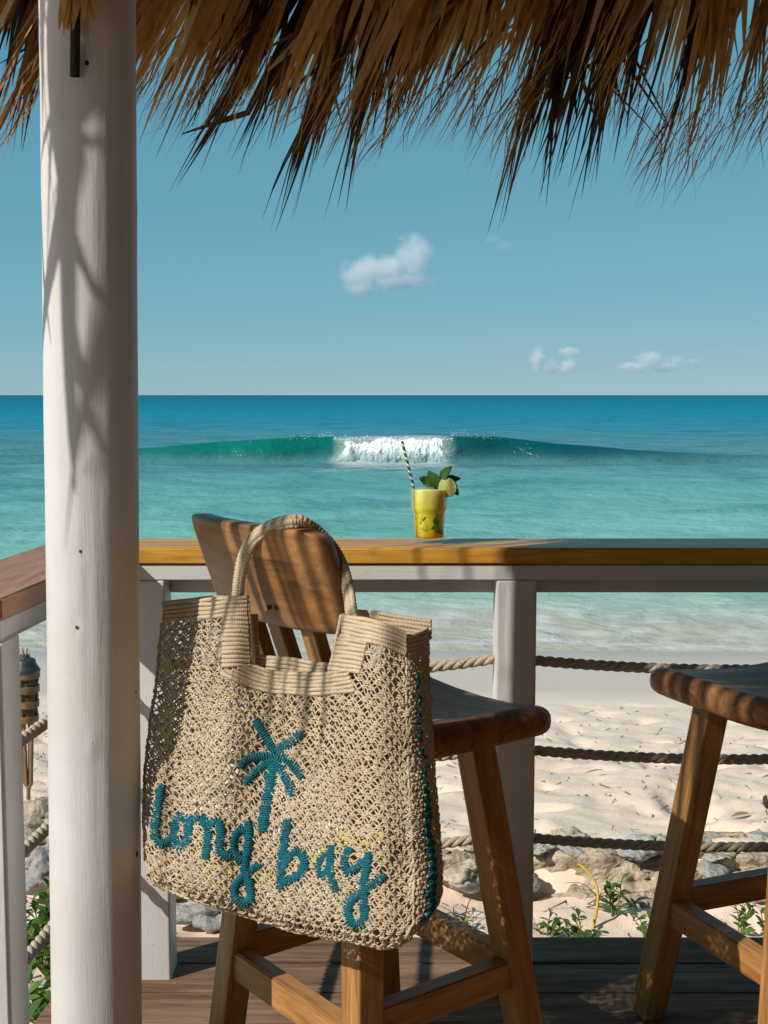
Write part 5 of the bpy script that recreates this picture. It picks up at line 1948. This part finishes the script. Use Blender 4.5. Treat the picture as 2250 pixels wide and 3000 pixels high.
def plant(loc, label, stems, leaf_len, per_stem, height, spread, seed, group='green plants growing in the sand', name='beach_plant'):
    rg = np.random.default_rng(seed)
    root = empty(name, loc)
    tag(root, label, 'plant', group)
    for s in range(stems):
        a = rg.uniform(0, 6.28)
        L = height * rg.uniform(0.6, 1.1)
        tip = np.array([math.cos(a) * spread * rg.uniform(0.3, 1), math.sin(a) * spread * rg.uniform(0.3, 1), L])
        mid = tip * 0.5 + np.array([0, 0, 0.12 * L]) + rg.normal(0, 0.01, 3)
        path = smooth_path([np.zeros(3) + [math.cos(a) * 0.01, math.sin(a) * 0.01, -0.02], mid, tip], 8, 2)
        v, q = tubes(path[None], np.linspace(0.0032, 0.0016, 8)[None], (0.3, 1, 0.1), 5)
        link('stem', mesh_np('stem', v, q), M['stem'], root)
        for j in range(per_stem):
            f = 0.25 + 0.75 * (j + 0.5) / per_stem
            p = path[min(7, int(f * 7.99))]
            az = j * 2.4 + rg.uniform(-0.4, 0.4)
            el = rg.uniform(0.05, 0.9)
            y = Vector((math.cos(az) * math.cos(el), math.sin(az) * math.cos(el), math.sin(el)))
            n_ = Vector((rg.normal(0, 0.3), rg.normal(0, 0.3), 1)); n_ = (n_ - y * n_.dot(y)).normalized()
            x = y.cross(n_)
            m = Matrix((x, y, n_)).transposed().to_4x4() @ Matrix.Scale(leaf_len * rg.uniform(0.7, 1.2), 4)
            m.translation = Vector(p)
            link('leaf', LEAF, None, root, m)
    return root


def gz(x, y):
    return float(beach_z(np.array([x]), np.array([y]))[0])


def plant_px(px, py, label, *a, **k):
    p = at_z(px, py, -0.60)
    z = gz(p.x, p.y)
    return plant((p.x, p.y, z), label, *a, **k)


# creeping vine shoots along the outer deck edge
plant_px(1330, 2735, 'small trailing plant in the sand left of the leg of the bag stool', 3, 0.030, 7, 0.05, 0.08, 31)
plant_px(1600, 2745, 'small green shoots at the deck edge right behind the white post', 5, 0.036, 7, 0.07, 0.07, 32)
plant_px(1705, 2770, 'leafy green clump at the deck edge by the foot of the yellow stem', 7, 0.040, 8, 0.08, 0.10, 33)
plant_px(1800, 2692, 'upright leafy sprig in the open sand right of the yellow stem', 3, 0.050, 9, 0.13, 0.05, 34)
plant_px(1895, 2765, 'green clump at the deck edge against the leg of the cut-off stool', 5, 0.038, 7, 0.08, 0.08, 35)
plant_px(2170, 2735, 'leafy sprig in the sand under the stretcher of the cut-off stool', 4, 0.046, 8, 0.12, 0.05, 36)
plant_px(2235, 2700, 'small sprig in the sand at the photo edge behind the cut-off stool', 2, 0.045, 5, 0.10, 0.04, 37)
# shrub left of the column
shr = [((140, 3010), 'green shrub at the bottom between side post and column, lowest of three', 9, 0.070, 9, 0.16, 0.18, 41, -0.60),
       ((155, 2885), 'broad leaved green shrub under the lowest side rope, left of the column', 14, 0.090, 9, 0.20, 0.15, 42, -0.60),
       ((118, 2775), 'dense green shrub behind the lowest side rope, left of the column', 20, 0.070, 10, 0.20, 0.24, 43, -0.60)]
for (pp, lab, ns, ll, ps, hh, sp, sd, zz) in shr:
    p = at_z(pp[0], pp[1], zz)
    plant((p.x, p.y, gz(p.x, p.y)), lab, ns, ll, ps, hh, sp, sd, 'green shrubs beside the column', 'beach_shrub')

# yellow bare stem arching out of the sand
b0 = at_z(1735, 2722, -0.60); b0.z = gz(b0.x, b0.y)
pts = [b0 - Vector((0, 0, 0.01)), b0 + Vector((0.02, 0.02, 0.06)), b0 + Vector((0.03, 0.05, 0.12)), b0 + Vector((0.01, 0.09, 0.17)), b0 + Vector((-0.035, 0.12, 0.20))]
v, q = tubes(smooth_path([tuple(p - b0) for p in pts], 16)[None], np.linspace(0.0065, 0.0045, 16)[None], (0, 1, 0.2), 8)
o = link('bare_stem', mesh_np('bare_stem', v, q), M['stem_yellow'])
o.location = b0
tag(o, 'bare yellow plant stem arching up against the rock ledge', 'plant stem')

# scattered twigs, dry leaves and seaweed bits on the sand
def build_litter():
    rg = np.random.default_rng(19)
    parts = []
    for i in range(900):
        y = rg.uniform(4.95, 8.6) if rg.random() < 0.8 else rg.uniform(4.05, 4.7)
        x = rg.uniform(-0.33 * y - 0.1, 0.33 * y + 0.1)
        z = gz(x, y) + 0.003
        L = rg.uniform(0.008, 0.035) if rg.random() < 0.9 else rg.uniform(0.05, 0.11)
        a = rg.uniform(0, 6.28)
        d = np.array([math.cos(a), math.sin(a), rg.uniform(0, 0.4)]) * L
        p = np.array([x, y, z])
        mid = p + d * 0.5 + np.array([0, 0, 0.15 * L])
        parts.append(tubes(np.array([[p - d * 0.5, mid, p + d * 0.5]]), np.array([[0.0012, rg.uniform(0.0015, 0.0045), 0.0010]]), (0.1, 0.2, 1), 4))
    v, f = merge(parts)
    k = NT('litter')
    n = k.noise(k.world(), 14.0, 2, 0.5)
    col = k.ramp(n, [(0.3, (0.10, 0.065, 0.035)), (0.55, (0.24, 0.16, 0.085)), (0.75, (0.20, 0.19, 0.11))])
    o = link('beach_litter', mesh_np('beach_litter', v, f), k.done(k.principled(col, 0.85)))
    tag(o, 'dry twigs and seaweed scraps scattered over the trodden sand', 'beach litter', kind='stuff')
    # single larger pieces
    for (px, py, L, W, lab) in ((1708, 2270, 0.075, 0.018, 'dry tan leaf lying on the sand under the middle rope'), (2140, 2395, 0.06, 0.03, 'dry brown leaf on the sand right of the cut-off stool leg')):
        p = at(px, py, 6.0)
        # find where that line of sight meets the sand
        y = 5.0
        while y < 9:
            q = at(px, py, y)
            if q.z <= gz(q.x, y) + 0.004: break
            y += 0.02
        me = LEAF.copy(); me.materials.clear()
        o = link('dry_leaf', me, mat_plain('dry_leaf_brown', (0.30, 0.17, 0.07), 0.7))
        o.location = (q.x, q.y, gz(q.x, q.y) + 0.006)
        o.scale = (W * 2.2, L * 1.5, L)
        o.rotation_euler = (0.1, 0.1, R(-75))
        tag(o, lab, 'dry leaf', 'dry leaves on the sand')
    for (px, py, n_, lab) in ((1745, 2655, 12, 'tangle of dry reddish twigs on the sand beside the yellow stem'), (600, 2650, 26, 'tangle of dry brown vine under the left edge of the bag'), (1345, 2700, 10, 'dry reddish twigs below the rocks, seen under the bag')):
        c = at_z(px, py, -0.59)
        root = empty('twig_tangle', (c.x, c.y, gz(c.x, c.y)))
        tag(root, lab, 'twigs', 'tangles of dry twigs by the rocks')
        for i in range(n_):
            a = rg.uniform(0, 6.28); L = rg.uniform(0.05, 0.16)
            s0 = np.array([rg.normal(0, 0.04), rg.normal(0, 0.04), 0.0])
            e = s0 + np.array([math.cos(a) * L, math.sin(a) * L, rg.uniform(0.0, 0.09)])
            m = (s0 + e) / 2 + np.array([rg.normal(0, 0.02), rg.normal(0, 0.02), rg.uniform(0.01, 0.05)])
            v, f = tubes(smooth_path([s0, m, e], 7, 2)[None], np.linspace(0.0028, 0.0010, 7)[None], (0.2, 0.1, 1), 4)
            link('twig', mesh_np('twig', v, f), M['twig'], root)


build_litter()

# ================================================================== YELLOW FLOAT at the right edge of the view
def build_float():
    Y = 5.35
    c = at(2296, 2440, Y)
    g = gz(c.x, Y)
    r = 0.052
    f = empty('yellow_float', (c.x, Y, g))
    tag(f, 'yellow rounded float with a dark end lying on the sand at the photo edge', 'float')
    zc = max(c.z - g, r * 0.9)
    yel = mat_plain('yellow_plastic', (0.78, 0.52, 0.02), 0.4, 0.5, 0.08)
    blk = mat_plain('dark_rubber', (0.03, 0.03, 0.035), 0.5)
    m = Matrix.Translation((0, 0, zc)) @ Matrix.Rotation(R(78), 4, 'Y') @ Matrix.Rotation(R(10), 4, 'X')
    v, q = lathe([(0.0, -0.08), (0.02, -0.078), (0.040, -0.062), (0.051, -0.03), (0.053, 0.0), (0.051, 0.03), (0.040, 0.062), (0.02, 0.078), (0.0, 0.08)], 28)
    link('body', mesh_np('body', v, q), yel, f, m)
    for s in (-1, 1):
        v, q = lathe([(0.0295, s * 0.072), (0.032, s * 0.074), (0.026, s * 0.086), (0.012, s * 0.092), (0.0, s * 0.093)], 22)
        link('end_cap', mesh_np('end_cap', v, q), blk, f, m)


build_float()

# ================================================================== CLOUDS
def build_cloud(px, py, wpx, hpx, Y, dens, seed, label, lobes, lump=2.0, thick=0.6):
    """lobes: (x, z, radius x, radius z) of each billow, in half widths and half heights of the whole"""
    c = at(px, py, Y)
    w, h = wpx / FPX * Y / 2, hpx / FPX * Y / 2
    bm = bmesh.new()
    bmesh.ops.create_icosphere(bm, subdivisions=3, radius=1.25)
    me = bm_mesh('cloud', bm, True)
    k = NT('cloud_vapour_%d' % seed)
    tc = k.n('ShaderNodeTexCoord')
    vec = tc.outputs['Object']
    off = k.n('ShaderNodeVectorMath', operation='ADD', ins={0: vec, 1: (seed * 3.7, seed * 1.9, seed * 5.3)})
    asp = k.n('ShaderNodeVectorMath', operation='MULTIPLY', ins={0: off.outputs[0], 1: (w / h, thick, 1.0)})
    n = k.noise(asp.outputs[0], lump, 7, 0.62, 0.5)
    best = None
    for (lx, lz, rx, rz) in lobes:
        d = k.n('ShaderNodeVectorMath', operation='SUBTRACT', ins={0: vec, 1: (lx, 0, lz)})
        e = k.n('ShaderNodeVectorMath', operation='DIVIDE', ins={0: d.outputs[0], 1: (rx, 0.8, rz)})
        ln = k.n('ShaderNodeVectorMath', operation='LENGTH', ins={0: e.outputs[0]}).outputs['Value']
        f = k.math('SUBTRACT', 1.0, ln)
        best = f if best is None else k.math('MAXIMUM', best, f)
    val = k.math('ADD', k.math('MULTIPLY', k.math('SUBTRACT', n, 0.5), 1.9), best)
    d = k.n('ShaderNodeMapRange', ins={'Value': val, 'From Min': 0.10, 'From Max': 0.75, 'To Min': 0.0, 'To Max': dens})
    lim = k.n('ShaderNodeVectorMath', operation='LENGTH', ins={0: vec}).outputs['Value']
    edge = k.n('ShaderNodeMapRange', ins={'Value': lim, 'From Min': 1.2, 'From Max': 0.95})
    d3 = k.math('MULTIPLY', d.outputs[0], edge.outputs[0])
    pv = k.n('ShaderNodeVolumePrincipled', ins={'Color': (0.97, 0.97, 0.97, 1), 'Density': d3, 'Anisotropy': 0.0})
    k.t.links.new(pv.outputs[0], k.out.inputs['Volume'])
    me.materials.append(k.m)
    o = link('cloud', me)
    o.location = c
    o.scale = (w, h * thick * 1.6, h)
    tag(o, label, 'cloud', 'small fair weather clouds over the sea')


build_cloud(1135, 775, 290, 190, 3000, 0.028, 1, 'largest white cloud high above the breaking wave',
            [(-0.42, -0.25, 0.62, 0.62), (0.05, -0.15, 0.5, 0.6), (0.52, 0.25, 0.48, 0.85), (-0.55, -0.75, 0.5, 0.3), (0.2, -0.5, 0.8, 0.35)])
build_cloud(1460, 715, 110, 80, 3000, 0.007, 2, 'faint wisp of cloud right of the largest cloud', [(-0.3, 0.3, 0.5, 0.5), (0.2, -0.2, 0.7, 0.5)])
build_cloud(1630, 1055, 150, 100, 6000, 0.026, 3, 'small ragged pair of clouds low over the horizon', [(-0.75, 0.1, 0.4, 0.95), (-0.3, -0.4, 0.5, 0.5), (0.5, -0.35, 0.5, 0.6), (0.55, 0.5, 0.5, 0.35)], 2.4)
build_cloud(1895, 1062, 190, 80, 6000, 0.030, 4, 'small domed cloud low over the horizon, right of the ragged pair', [(0.1, 0.1, 0.6, 0.9), (-0.4, -0.3, 0.6, 0.55), (0.5, -0.3, 0.5, 0.5)])
build_cloud(2010, 1058, 130, 45, 6000, 0.022, 5, 'thin low cloud at the right end of the horizon row', [(-0.4, 0.1, 0.5, 0.8), (0.3, 0.0, 0.7, 0.4)])
